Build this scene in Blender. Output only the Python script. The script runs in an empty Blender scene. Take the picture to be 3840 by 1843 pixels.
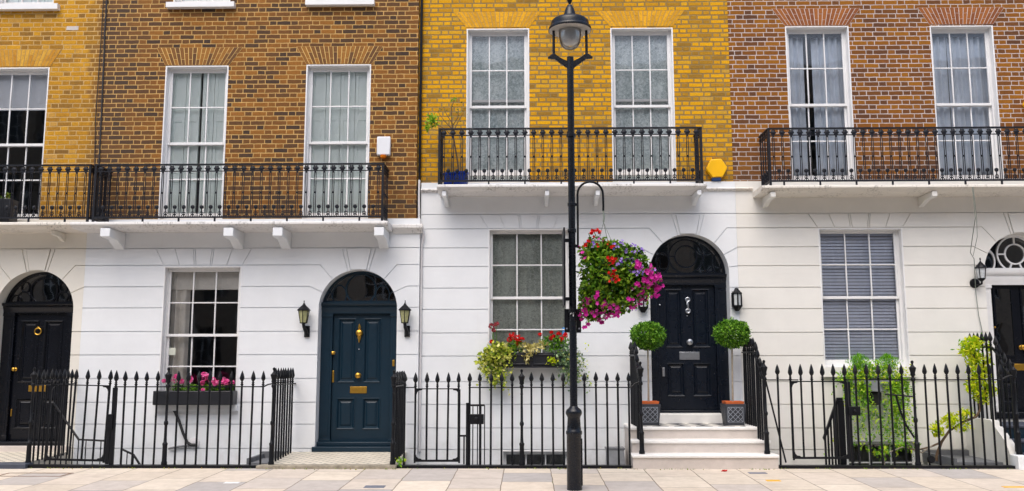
import bpy, bmesh, math, random
from mathutils import Vector, Matrix, noise as mnoise
from math import sin, cos, pi, radians
S = bpy.context.scene
COL = S.collection
rnd = random.Random(7)

# ------------------------------------------------------------------ camera
cam_d = bpy.data.cameras.new('camera'); cam = bpy.data.objects.new('camera', cam_d); COL.objects.link(cam)
S.camera = cam
cam_d.lens = 31.416; cam_d.sensor_width = 36; cam_d.clip_end = 500; cam_d.clip_start = .05
_p, _y, _r = 0.1322705, 0.0164114, 0.0012166
R = (Matrix.Rotation(_y, 3, 'Z') @ Matrix.Rotation(_p, 3, 'X') @ Matrix.Rotation(_r, 3, 'Y'))
cam.matrix_world = Matrix.Translation((0, -13.703, 1.3712)) @ (R @ Matrix(((1, 0, 0), (0, 0, -1), (0, 1, 0)))).to_4x4()
# ------------------------------------------------------------------ light: bright overcast
W = bpy.data.worlds.new('World'); S.world = W; W.use_nodes = True
wn = W.node_tree; bg = wn.nodes['Background']
sky = wn.nodes.new('ShaderNodeTexSky'); sky.sky_type = 'NISHITA'; sky.sun_disc = False
SUN_EL, SUN_AZ = radians(58), radians(196)          # azimuth from +y, clockwise: behind the camera, a little to the left
sky.sun_elevation = SUN_EL; sky.sun_rotation = SUN_AZ
sky.air_density = 1.0; sky.dust_density = 4.0; sky.ozone_density = 1.0
wn.links.new(sky.outputs[0], bg.inputs[0]); bg.inputs[1].default_value = 0.15
sd = bpy.data.lights.new('sun', 'SUN'); so = bpy.data.objects.new('sun', sd); COL.objects.link(so)
sd.energy = 1.1; sd.angle = radians(60); sd.color = (1, .995, .98)
dirv = Vector((sin(SUN_AZ) * cos(SUN_EL), cos(SUN_AZ) * cos(SUN_EL), sin(SUN_EL)))
so.rotation_euler = dirv.to_track_quat('Z', 'Y').to_euler(); so.location = (-5, -20, 25)
S.view_settings.view_transform = 'Standard'; S.view_settings.look = 'None'
S.view_settings.exposure = 0.62; S.view_settings.gamma = 1

# ------------------------------------------------------------------ material helpers
def srgb(r, g, b):
    f = lambda c: (c / 255 / 12.92) if c / 255 <= .04045 else ((c / 255 + .055) / 1.055) ** 2.4
    return (f(r), f(g), f(b), 1)
class NT:
    def __init__(s, name):
        s.m = bpy.data.materials.new(name); s.m.use_nodes = True; s.t = s.m.node_tree
        s.b = s.t.nodes['Principled BSDF']
    def n(s, typ, **kw):
        nd = s.t.nodes.new('ShaderNode' + typ)
        for k, v in kw.items(): setattr(nd, k, v)
        return nd
    def l(s, a, b): s.t.links.new(a, b)
    def put(s, sock, v):
        if isinstance(v, bpy.types.NodeSocket): s.l(v, sock)
        elif isinstance(v, bpy.types.Node): s.l(v.outputs[0], sock)
        else: sock.default_value = v
    def ma(s, op, a, b=0., c=0.):
        nd = s.n('Math', operation=op); s.put(nd.inputs[0], a); s.put(nd.inputs[1], b); s.put(nd.inputs[2], c); return nd.outputs[0]
    def noise(s, scale, detail=4, rough=.6, vec=None, dist=0.):
        nd = s.n('TexNoise'); nd.inputs['Scale'].default_value = scale; nd.inputs['Detail'].default_value = detail
        nd.inputs['Roughness'].default_value = rough; nd.inputs['Distortion'].default_value = dist
        if vec is not None: s.l(vec, nd.inputs['Vector'])
        return nd.outputs['Fac']
    def pos(s): return s.n('NewGeometry').outputs['Position']
    def ramp(s, fac, stops, interp='LINEAR'):
        nd = s.n('ValToRGB'); cr = nd.color_ramp; cr.interpolation = interp
        while len(cr.elements) < len(stops): cr.elements.new(.5)
        for e, (p, c) in zip(cr.elements, stops): e.position = p; e.color = c if len(c) == 4 else (*c, 1)
        s.put(nd.inputs[0], fac); return nd.outputs[0]
    def mr(s, v, a, b, c=0., d=1.):
        nd = s.n('MapRange'); nd.interpolation_type = 'SMOOTHSTEP'
        for i, x in enumerate((v, a, b, c, d)): s.put(nd.inputs[i], x)
        return nd.outputs[0]
    def mix(s, fac, a, b, mode='MIX'):
        nd = s.n('Mix', data_type='RGBA', blend_type=mode); s.put(nd.inputs[0], fac); s.put(nd.inputs[6], a); s.put(nd.inputs[7], b); return nd.outputs[2]
    def bump(s, h, strength=.5, dist=.01):
        nd = s.n('Bump'); nd.inputs['Strength'].default_value = strength; nd.inputs['Distance'].default_value = dist
        s.put(nd.inputs['Height'], h); s.l(nd.outputs[0], s.b.inputs['Normal'])
    def set(s, **kw):
        for k, v in kw.items(): s.put(s.b.inputs[k.replace('_', ' ')], v)
        return s
def scale_vec(N, v, sx, sy, sz):
    nd = N.n('VectorMath', operation='MULTIPLY'); N.l(v, nd.inputs[0]); nd.inputs[1].default_value = (sx, sy, sz); return nd.outputs[0]

def plain(name, col, rough=.5, metal=0., var=.12, scale=6., bump=.0, spec=.5, coat=0.):
    N = NT(name); p = N.pos()
    f = N.noise(scale, 5, .65, p)
    c0 = tuple(x * (1 - var) for x in col[:3]); c1 = tuple(min(1, x * (1 + var)) for x in col[:3])
    N.set(Base_Color=N.ramp(f, [(.3, c0), (.7, c1)]), Roughness=N.mr(N.noise(scale * 3, 3, .6, p), .2, .8, rough * .85, min(1, rough * 1.15)), Metallic=metal)
    N.b.inputs['Specular IOR Level'].default_value = spec; N.b.inputs['Coat Weight'].default_value = coat
    if bump: N.bump(N.noise(scale * 14, 4, .7, p), bump, .004)
    return N.m

def brick(name, pal, mortar, seed, course=.0745, per=.345, joint=.0062, soot_and_shade=None, blend=None, moff=0., ragged=.006):
    """Flemish bond laid by position on the wall; pal = ramp stops over a random number per brick."""
    N = NT(name); p = N.pos()
    sp = N.n('SeparateXYZ'); N.l(p, sp.inputs[0])
    w = N.noise(9., 2, .5, p); w2 = N.noise(11., 2, .5, scale_vec(N, p, 1, 1, 1.3))
    X = N.ma('ADD', sp.outputs[0], N.ma('MULTIPLY', N.ma('SUBTRACT', w, .5), .016))
    Z = N.ma('ADD', sp.outputs[2], N.ma('MULTIPLY', N.ma('SUBTRACT', w2, .5), .014))
    Zc = N.ma('DIVIDE', N.ma('ADD', Z, 20. + moff), course); row = N.ma('FLOOR', Zc); fz = N.ma('FRACT', Zc)
    par = N.ma('MODULO', row, 2.)
    hr = N.n('TexWhiteNoise', noise_dimensions='1D'); N.l(N.ma('ADD', row, seed * 1.37), hr.inputs['W'])
    U = N.ma('ADD', N.ma('DIVIDE', N.ma('ADD', X, 30.), per), N.ma('ADD', N.ma('MULTIPLY', par, .5), N.ma('MULTIPLY', hr.outputs['Value'], .13)))
    cell = N.ma('FLOOR', U); fu = N.ma('FRACT', U)
    hd = N.ma('GREATER_THAN', fu, .665)
    cv = N.n('CombineXYZ'); N.l(N.ma('ADD', N.ma('MULTIPLY', cell, 2.), hd), cv.inputs[0]); N.l(row, cv.inputs[1]); cv.inputs[2].default_value = seed
    wn_ = N.n('TexWhiteNoise', noise_dimensions='3D'); N.l(cv.outputs[0], wn_.inputs['Vector'])
    dx = N.ma('MULTIPLY', N.ma('MINIMUM', N.ma('MINIMUM', fu, N.ma('SUBTRACT', 1., fu)), N.ma('ABSOLUTE', N.ma('SUBTRACT', fu, .665))), per)
    dz = N.ma('MULTIPLY', N.ma('MINIMUM', fz, N.ma('SUBTRACT', 1., fz)), course)
    d = N.ma('ADD', N.ma('MINIMUM', dx, dz), N.ma('MULTIPLY', N.ma('SUBTRACT', N.noise(60, 3, .7, p), .5), ragged))
    mask = N.mr(d, joint - .0025, joint + .0025)
    big = N.noise(.9, 4, .6, p)
    val = N.ma('ADD', N.ma('MULTIPLY', wn_.outputs['Value'], .8), N.ma('MULTIPLY', N.ma('ADD', N.ma('MULTIPLY', N.noise(14, 4, .7, p), .7), N.ma('MULTIPLY', big, .5)), .34))
    val = N.ma('SUBTRACT', val, .10)
    col = N.ramp(val, pal)
    mott = N.ramp(N.noise(45, 5, .75, p), [(.3, (.72, .7, .68)), (.7, (1.12, 1.12, 1.12))])
    col = N.mix(1., col, mott, 'MULTIPLY')
    mc = N.mix(1., mortar, N.ramp(N.noise(5, 5, .7, p), [(.3, (.72, .70, .66)), (.7, (1.1, 1.1, 1.1))]), 'MULTIPLY')
    c = N.mix(mask, mc, col)
    if soot_and_shade:                                         # weathering: grime patches, plus painted-in shade low down behind the balcony railings
        for (z0, z1, amt, sc) in soot_and_shade:
            f = N.ma('MULTIPLY', N.mr(sp.outputs[2], z0, z1, 1., 0.), N.mr(N.noise(sc, 5, .65, p), .25, .6))
            c = N.mix(N.ma('MULTIPLY', f, amt), c, (.05, .042, .035, 1))
    if blend:                                        # sootier, browner bricks along a party wall
        x0, x1, colb = blend
        f = N.mr(N.ma('ADD', sp.outputs[0], N.ma('MULTIPLY', N.ma('SUBTRACT', wn_.outputs['Value'], .5), .25)), x0, x1)
        c = N.mix(N.ma('MULTIPLY', f, N.ma('MULTIPLY', mask, .85)), c, colb)
    N.set(Base_Color=c, Roughness=.85); N.b.inputs['Specular IOR Level'].default_value = .25
    N.bump(N.ma('ADD', mask, N.ma('MULTIPLY', N.noise(70, 4, .7, p), .35)), .55, .006)
    return N.m
def island(name, pal, rough=.8, scale=40, trans=0.):
    N = NT(name); g = N.n('NewGeometry')
    c = N.ramp(g.outputs['Random Per Island'], pal)
    c = N.mix(1., c, N.ramp(N.noise(scale, 4, .7, g.outputs['Position']), [(.3, (.75, .75, .72)), (.7, (1.12, 1.12, 1.12))]), 'MULTIPLY')
    N.set(Base_Color=c, Roughness=rough); N.b.inputs['Specular IOR Level'].default_value = .3
    if trans:
        t = N.n('BsdfTranslucent'); N.l(c, t.inputs[0]); mx = N.n('MixShader'); mx.inputs[0].default_value = trans
        N.l(N.b.outputs[0], mx.inputs[1]); N.l(t.outputs[0], mx.inputs[2]); N.l(mx.outputs[0], N.t.nodes['Material Output'].inputs[0])
    return N.m
def stucco(name, col, dirt=(.55, .5, .42)):
    N = NT(name); p = N.pos()
    c = N.ramp(N.noise(2.2, 5, .6, p), [(.3, tuple(x * .95 for x in col)), (.7, tuple(min(1, x * 1.02) for x in col))])
    st = N.noise(3.5, 5, .7, scale_vec(N, p, 2.2, 2.2, .22))
    c = N.mix(N.mr(st, .6, .85, 0., .14), c, (*dirt, 1))
    sp = N.n('SeparateXYZ'); N.l(p, sp.inputs[0])
    lowf = N.ma('MULTIPLY', N.mr(sp.outputs[2], -.1, .5, .35, 0.), N.mr(N.noise(6, 5, .7, p), .35, .75))
    c = N.mix(lowf, c, (.42, .40, .36, 1))
    N.set(Base_Color=c, Roughness=.6); N.b.inputs['Specular IOR Level'].default_value = .35
    N.bump(N.ma('ADD', N.noise(7, 3, .5, p), N.ma('MULTIPLY', N.noise(90, 3, .6, p), .25)), .16, .012)
    return N.m
def ledge(name, col):
    """painted stone with black lichen streaks, in clumps"""
    N = NT(name); p = N.pos()
    f = N.ma('MULTIPLY', N.mr(N.noise(26, 5, .75, scale_vec(N, p, 1, 1, .35)), .47, .66), N.mr(N.noise(2.6, 4, .7, p), .42, .62))
    c = N.mix(N.ma('MULTIPLY', f, .65), (*col, 1), (.07, .062, .05, 1))
    N.set(Base_Color=c, Roughness=.7); N.bump(N.noise(60, 3, .6, p), .2, .005)
    return N.m
def glass(name, tint=(.86, .9, .88), refl=1.0, base=.0):
    N = NT(name); N.t.nodes.remove(N.b)
    tr = N.n('BsdfTransparent'); tr.inputs[0].default_value = (*tint, 1)
    gl = N.n('BsdfGlossy'); gl.inputs['Roughness'].default_value = .02; gl.inputs[0].default_value = (refl, refl, refl, 1)
    p = N.pos(); bp = N.n('Bump'); bp.inputs['Strength'].default_value = .12; bp.inputs['Distance'].default_value = .02
    N.l(N.noise(1.7, 2, .5, p), bp.inputs['Height']); N.l(bp.outputs[0], gl.inputs['Normal'])
    fr = N.n('Fresnel'); fr.inputs[0].default_value = 1.5
    fac = N.ma('ADD', N.ma('MULTIPLY', fr.outputs[0], .9), base)
    mx = N.n('MixShader'); N.l(fac, mx.inputs[0]); N.l(tr.outputs[0], mx.inputs[1]); N.l(gl.outputs[0], mx.inputs[2])
    N.l(mx.outputs[0], N.t.nodes['Material Output'].inputs[0]); return N.m
def lace(name, c0, c1, scale=22):
    N = NT(name); p = N.pos()
    f = N.noise(scale, 5, .75, scale_vec(N, p, 1, .2, 1), 1.2); g = N.noise(3, 4, .6, scale_vec(N, p, 1.6, .2, .5))
    c = N.ramp(N.ma('ADD', N.ma('MULTIPLY', f, .75), N.ma('MULTIPLY', g, .35)), [(.42, c0), (.64, c1)])
    N.set(Base_Color=c, Roughness=.95); N.b.inputs['Specular IOR Level'].default_value = .1
    return N.m
def paving():
    N = NT('york_stone_flags'); p = N.pos(); sp = N.n('SeparateXYZ'); N.l(p, sp.inputs[0])
    wob = N.ma('MULTIPLY', N.ma('SUBTRACT', N.noise(3, 2, .5, p), .5), .02)
    U = N.ma('DIVIDE', N.ma('ADD', N.ma('ADD', sp.outputs[0], 40.12), wob), .622); cu = N.ma('FLOOR', U); fu = N.ma('FRACT', U)
    h = N.n('TexWhiteNoise', noise_dimensions='1D'); N.l(cu, h.inputs['W'])
    V = N.ma('ADD', N.ma('DIVIDE', N.ma('ADD', N.ma('ADD', sp.outputs[1], 20.), wob), N.ma('ADD', .72, N.ma('MULTIPLY', h.outputs['Value'], .3))), N.ma('MULTIPLY', h.outputs['Value'], 3.7))
    cvv = N.ma('FLOOR', V); fv = N.ma('FRACT', V)
    cv = N.n('CombineXYZ'); N.l(cu, cv.inputs[0]); N.l(cvv, cv.inputs[1]); wn_ = N.n('TexWhiteNoise', noise_dimensions='3D'); N.l(cv.outputs[0], wn_.inputs['Vector'])
    c = N.ramp(wn_.outputs['Value'], [(0, srgb(172, 168, 166)), (.22, srgb(198, 188, 178)), (.55, srgb(214, 201, 184)), (.8, srgb(204, 192, 176)), (1, srgb(218, 207, 191))])
    c = N.mix(1., c, N.ramp(N.noise(7, 6, .7, p), [(.3, (.86, .85, .83)), (.7, (1.07, 1.07, 1.07))]), 'MULTIPLY')
    c = N.mix(N.mr(N.noise(1.3, 5, .7, p), .5, .75, 0., .35), c, srgb(160, 148, 134))
    spk = N.mr(N.noise(38, 2, .5, p), .70, .76); c = N.mix(N.ma('MULTIPLY', spk, .35), c, (.16, .14, .12, 1))
    du = N.ma('MULTIPLY', N.ma('MINIMUM', fu, N.ma('SUBTRACT', 1., fu)), .622); dv = N.ma('MULTIPLY', N.ma('MINIMUM', fv, N.ma('SUBTRACT', 1., fv)), .85)
    d = N.ma('ADD', N.ma('MINIMUM', du, dv), N.ma('MULTIPLY', N.ma('SUBTRACT', N.noise(20, 3, .7, p), .5), .008))
    m = N.mr(d, .002, .009)
    jc = N.mix(N.mr(N.noise(1.5, 3, .6, p), .58, .68), srgb(120, 108, 94), srgb(96, 100, 52))
    N.set(Base_Color=N.mix(m, jc, c), Roughness=.8); N.b.inputs['Specular IOR Level'].default_value = .3
    N.bump(N.ma('ADD', m, N.ma('MULTIPLY', N.noise(30, 4, .7, p), .25)), .4, .006)
    return N.m
def tiles(name, a, b, size, rot=45):
    N = NT(name); mp = N.n('Mapping'); mp.inputs['Rotation'].default_value = (0, 0, radians(rot)); mp.inputs['Location'].default_value = (20, 20, 0)
    N.l(N.pos(), mp.inputs[0]); sp = N.n('SeparateXYZ'); N.l(mp.outputs[0], sp.inputs[0])
    k = N.ma('MODULO', N.ma('ADD', N.ma('FLOOR', N.ma('DIVIDE', sp.outputs[0], size)), N.ma('FLOOR', N.ma('DIVIDE', sp.outputs[1], size))), 2.)
    c = N.mix(N.ma('ABSOLUTE', k), a, b); c = N.mix(1., c, N.ramp(N.noise(9, 5, .7, N.pos()), [(.3, (.85, .84, .82)), (.7, (1.05, 1.05, 1.05))]), 'MULTIPLY')
    N.set(Base_Color=c, Roughness=.5); return N.m
def dot_tiles(name):
    """pale floor tiles with small dark lozenges at the corners"""
    N = NT(name); mp = N.n('Mapping'); mp.inputs['Rotation'].default_value = (0, 0, radians(45)); N.l(N.pos(), mp.inputs[0])
    sp = N.n('SeparateXYZ'); N.l(mp.outputs[0], sp.inputs[0]); s = .105
    fx = N.ma('ABSOLUTE', N.ma('SUBTRACT', N.ma('FRACT', N.ma('DIVIDE', N.ma('ADD', sp.outputs[0], 30.), s)), .5)); fy = N.ma('ABSOLUTE', N.ma('SUBTRACT', N.ma('FRACT', N.ma('DIVIDE', N.ma('ADD', sp.outputs[1], 30.), s)), .5))
    line = N.mr(N.ma('MAXIMUM', fx, fy), .44, .47); dot = N.mr(N.ma('MINIMUM', fx, fy), .33, .36)
    c = N.mix(N.ma('MULTIPLY', line, .55), srgb(214, 206, 190), srgb(120, 112, 100)); c = N.mix(N.ma('MULTIPLY', dot, .75), c, srgb(70, 72, 78))
    c = N.mix(1., c, N.ramp(N.noise(5, 5, .7, N.pos()), [(.3, (.82, .81, .79)), (.7, (1.05, 1.05, 1.05))]), 'MULTIPLY')
    N.set(Base_Color=c, Roughness=.6); return N.m

M = {}
M['brickA'] = brick('yellow_stock_brick', [(0, srgb(112, 84, 48)), (.2, srgb(158, 114, 40)), (.5, srgb(194, 138, 26)), (.8, srgb(212, 156, 36)), (1, srgb(196, 154, 90))], srgb(208, 172, 112), 1., joint=.0076, ragged=.008,
                    soot_and_shade=[(3.2, 4.5, .45, 2.), (5.9, 7.6, .16, 3.)], blend=(-6.93, -6.83, srgb(120, 84, 44)))
M['brickB'] = brick('brown_stock_brick', [(0, srgb(60, 50, 46)), (.2, srgb(82, 62, 46)), (.45, srgb(112, 76, 42)), (.7, srgb(134, 88, 40)), (.9, srgb(152, 102, 44)), (1, srgb(158, 100, 66))], srgb(196, 158, 98), 5., joint=.007, ragged=.008,
                    soot_and_shade=[(3.0, 5.0, .5, 2.2)], blend=(-5.6, -6.9, srgb(78, 62, 50)))
M['brickC'] = brick('bright_yellow_brick', [(0, srgb(116, 92, 50)), (.2, srgb(172, 126, 30)), (.42, srgb(212, 152, 8)), (.68, srgb(230, 168, 6)), (.88, srgb(206, 156, 36)), (1, srgb(176, 148, 96))], srgb(150, 124, 74), 9., joint=.0115, ragged=.014,
                    soot_and_shade=[(4.0, 4.6, .5, 3.)])
M['brickD'] = brick('orange_brown_brick', [(0, srgb(80, 54, 44)), (.2, srgb(106, 68, 40)), (.5, srgb(132, 81, 28)), (.8, srgb(154, 99, 26)), (1, srgb(112, 66, 48))], srgb(198, 186, 182), 13., per=.345, joint=.0062, soot_and_shade=[(4.0, 5.3, .38, 2.)])
M['mortB'] = plain('pointing_straw', srgb(214, 178, 110), .9); M['mortC'] = plain('pointing_ochre', srgb(176, 142, 84), .9); M['mortD'] = plain('pointing_pale', srgb(204, 188, 180), .9)
M['archA'] = island('rubbed_brick_yellow', [(0, srgb(190, 132, 36)), (1, srgb(214, 164, 62))])
M['archB'] = island('rubbed_brick_brown', [(0, srgb(98, 68, 44)), (.6, srgb(142, 96, 44)), (1, srgb(160, 110, 48))])
M['archC'] = island('rubbed_brick_bright', [(0, srgb(206, 150, 30)), (1, srgb(232, 170, 30))])
M['archD'] = island('rubbed_brick_orange', [(0, srgb(132, 76, 44)), (1, srgb(162, 98, 46))])
M['white'] = stucco('white_painted_stucco', srgb(227, 230, 233)[:3]); M['creamA'] = stucco('cream_painted_stucco', srgb(226, 222, 212)[:3])
M['creamD'] = stucco('ivory_painted_stucco', srgb(228, 226, 220)[:3])
M['ledgeW'] = ledge('weathered_white_ledge', srgb(226, 224, 222)[:3]); M['ledgeD'] = ledge('weathered_ivory_ledge', srgb(226, 220, 210)[:3])
M['wood'] = plain('white_gloss_paint', srgb(230, 230, 230), .35, var=.03)
M['iron'] = plain('black_gloss_ironwork', (.0045, .0052, .0075, 1), .42, var=.3, scale=20, bump=.15, spec=.25)
M['balc'] = plain('dark_cast_iron', (.008, .0095, .015, 1), .5, var=.3, scale=25, spec=.3)
M['lampblack'] = plain('black_lamp_paint', (.0055, .007, .011, 1), .28, var=.2, scale=10, spec=.35, coat=.08)
M['doorA'] = plain('black_door_paint', (.0035, .0045, .008, 1), .25, var=.15, spec=.4); M['doorB'] = plain('dark_teal_door_paint', srgb(6, 36, 52), .4, var=.08, spec=.4)
M['doorC'] = plain('blue_black_door_paint', srgb(10, 18, 30), .3, var=.1, spec=.4)
M['brass'] = plain('polished_brass', srgb(208, 162, 70), .34, 1., var=.1, scale=30); M['chrome'] = plain('brushed_chrome', srgb(168, 172, 178), .4, 1., var=.1, scale=30)
M['glass'] = glass('window_glass', (1., 1., 1.)); M['glassdark'] = glass('dark_fanlight_glass', (.42, .43, .45), 1., .10); M['lampglass'] = glass('clear_globe', (.97, .97, .97), 1., .10)
M['yglass'] = plain('amber_lantern_glass', srgb(156, 156, 112), .25, var=.25, scale=30); M['fglass'] = plain('frosted_lantern_glass', srgb(190, 194, 196), .3, var=.2, scale=30)
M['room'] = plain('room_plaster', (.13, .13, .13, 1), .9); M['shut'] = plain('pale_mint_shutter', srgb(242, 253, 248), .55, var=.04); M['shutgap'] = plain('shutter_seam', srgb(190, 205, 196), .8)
M['lace'] = lace('pale_lace_net', srgb(158, 174, 176), srgb(240, 248, 248)); M['net'] = lace('grey_net', srgb(132, 138, 132), srgb(184, 192, 184), 30)
M['drape'] = plain('grey_voile', srgb(222, 230, 240), .9, var=.12, scale=3); M['drape2'] = plain('cream_curtain', srgb(226, 222, 214), .9, var=.1); M['blindw'] = plain('white_roller_blind', srgb(224, 228, 234), .8, var=.04)
M['ven'] = plain('grey_blind_slat', srgb(208, 215, 232), .6, var=.05); M['stone'] = plain('portland_stone', srgb(198, 189, 182), .7, var=.1, scale=5, bump=.2); M['stonekerb'] = plain('mossy_kerb_stone', srgb(142, 134, 118), .9, var=.4, scale=12, bump=.5)
M['stonetop'] = plain('worn_step_stone', srgb(232, 230, 226), .6, var=.06, scale=7, bump=.2)
M['chk'] = tiles('marble_chequer', srgb(222, 218, 210), srgb(62, 64, 72), .22); M['dots'] = dot_tiles('encaustic_tiles'); M['flags'] = paving()
M['bluetile'] = plain('slate_blue_tile', srgb(62, 68, 82), .5, var=.15); M['lead'] = plain('lead_sheet', srgb(104, 106, 110), .6, var=.15, scale=8, bump=.2); M['planter'] = plain('lead_planter', srgb(48, 52, 60), .55, var=.25, scale=14, bump=.2)
M['lattice'] = plain('rubbed_lead', srgb(140, 146, 156), .5, var=.2); M['terra'] = plain('terracotta', srgb(206, 104, 52), .8); M['blackbox'] = plain('black_trough', srgb(26, 28, 34), .4, var=.2); M['greybox'] = plain('grey_trough', srgb(128, 132, 136), .6)
M['bluepot'] = plain('cobalt_glaze', srgb(24, 52, 140), .2, var=.2, coat=.4); M['bark'] = plain('bark', srgb(92, 74, 56), .9, var=.4, scale=40, bump=.6); M['greybark'] = plain('grey_bark', srgb(150, 140, 124), .9, var=.3, scale=40, bump=.4)
M['alarmw'] = plain('white_plastic', srgb(226, 228, 232), .4, var=.03); M['alarmy'] = plain('yellow_plastic', srgb(250, 190, 6), .35, var=.03); M['amber'] = plain('amber_lens', srgb(220, 120, 20), .2); M['navy'] = plain('navy_plastic', srgb(24, 58, 110), .4)
M['whitepipe'] = plain('white_painted_pipe', srgb(206, 204, 206), .5, var=.08); M['rubber'] = plain('black_rubber', (.012, .012, .014, 1), .6); M['cable'] = plain('dark_cable', (.03, .028, .03, 1), .7); M['greycable'] = plain('grey_wire', srgb(120, 128, 120), .6)
M['hoodin'] = plain('lamp_reflector', srgb(196, 190, 182), .5); M['bulb'] = plain('frosted_diffuser', srgb(212, 212, 210), .35, spec=.6); M['asphalt'] = plain('asphalt', (.15, .145, .14, 1), .9, var=.25, scale=30, bump=.5)
M['paint4'] = plain('white_stencil', srgb(225, 225, 225), .6); M['sticker'] = plain('blue_sticker', srgb(70, 140, 205), .5, var=.05); M['stickerw'] = plain('pale_sticker', srgb(210, 214, 200), .5); M['blackin'] = plain('black_hollow', (.004, .004, .004, 1), .9)
M['manhole'] = plain('manhole_frame', srgb(128, 104, 84), .8, var=.2, scale=20, bump=.4); M['steel'] = plain('cover_plate', srgb(112, 116, 128), .6, var=.15); M['yel'] = plain('yellow_road_paint', srgb(236, 176, 44), .7)
M['ground'] = plain('earth', (.08, .07, .06, 1), 1.)
G = lambda *c: [(i / (len(c) - 1), srgb(*x)) for i, x in enumerate(c)]
M['leafbox'] = island('box_leaves', G((34, 72, 16), (70, 122, 26), (108, 162, 40), (146, 192, 62)), .5, trans=.2)
M['leafhang'] = island('basket_leaves', G((30, 66, 12), (68, 114, 22), (110, 152, 28), (158, 184, 52)), .5, trans=.25)
M['ivyv'] = island('variegated_ivy', G((84, 120, 36), (156, 176, 50), (210, 214, 84), (232, 228, 150)), .5, trans=.25)
M['ivyp'] = island('pale_variegated', G((170, 164, 84), (216, 204, 132), (232, 222, 164)), .5, trans=.25)
M['ivyg'] = island('grey_green_ivy', G((50, 84, 52), (96, 132, 92), (146, 172, 128), (186, 190, 78)), .5, trans=.25)
M['creep'] = island('trailing_creeper', G((70, 128, 24), (118, 176, 38), (164, 210, 60), (214, 228, 66)), .5, trans=.3)
M['lime'] = island('lime_leaves', G((128, 172, 14), (186, 212, 16), (222, 232, 30), (240, 232, 70)), .5, trans=.4)
M['feather'] = island('feathery_green', G((72, 140, 10), (110, 180, 16), (146, 204, 30)), .5, trans=.35)
M['leafdry'] = island('mixed_leaves', G((60, 92, 20), (120, 150, 24), (150, 120, 50)), .6, trans=.2)
M['red'] = island('red_petals', G((196, 6, 12), (226, 24, 20), (238, 50, 34)), .5, trans=.2); M['pink'] = island('pink_petals', G((228, 64, 150), (246, 116, 184), (252, 168, 208)), .5, trans=.25)
M['mag'] = island('magenta_petals', G((178, 14, 130), (214, 34, 164), (238, 84, 190)), .5, trans=.25); M['lil'] = island('lilac_petals', G((134, 100, 204), (172, 140, 228), (204, 180, 240)), .5, trans=.25); M['dullred'] = island('fading_rose_petals', G((150, 60, 70), (206, 84, 96)), .6)

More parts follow.
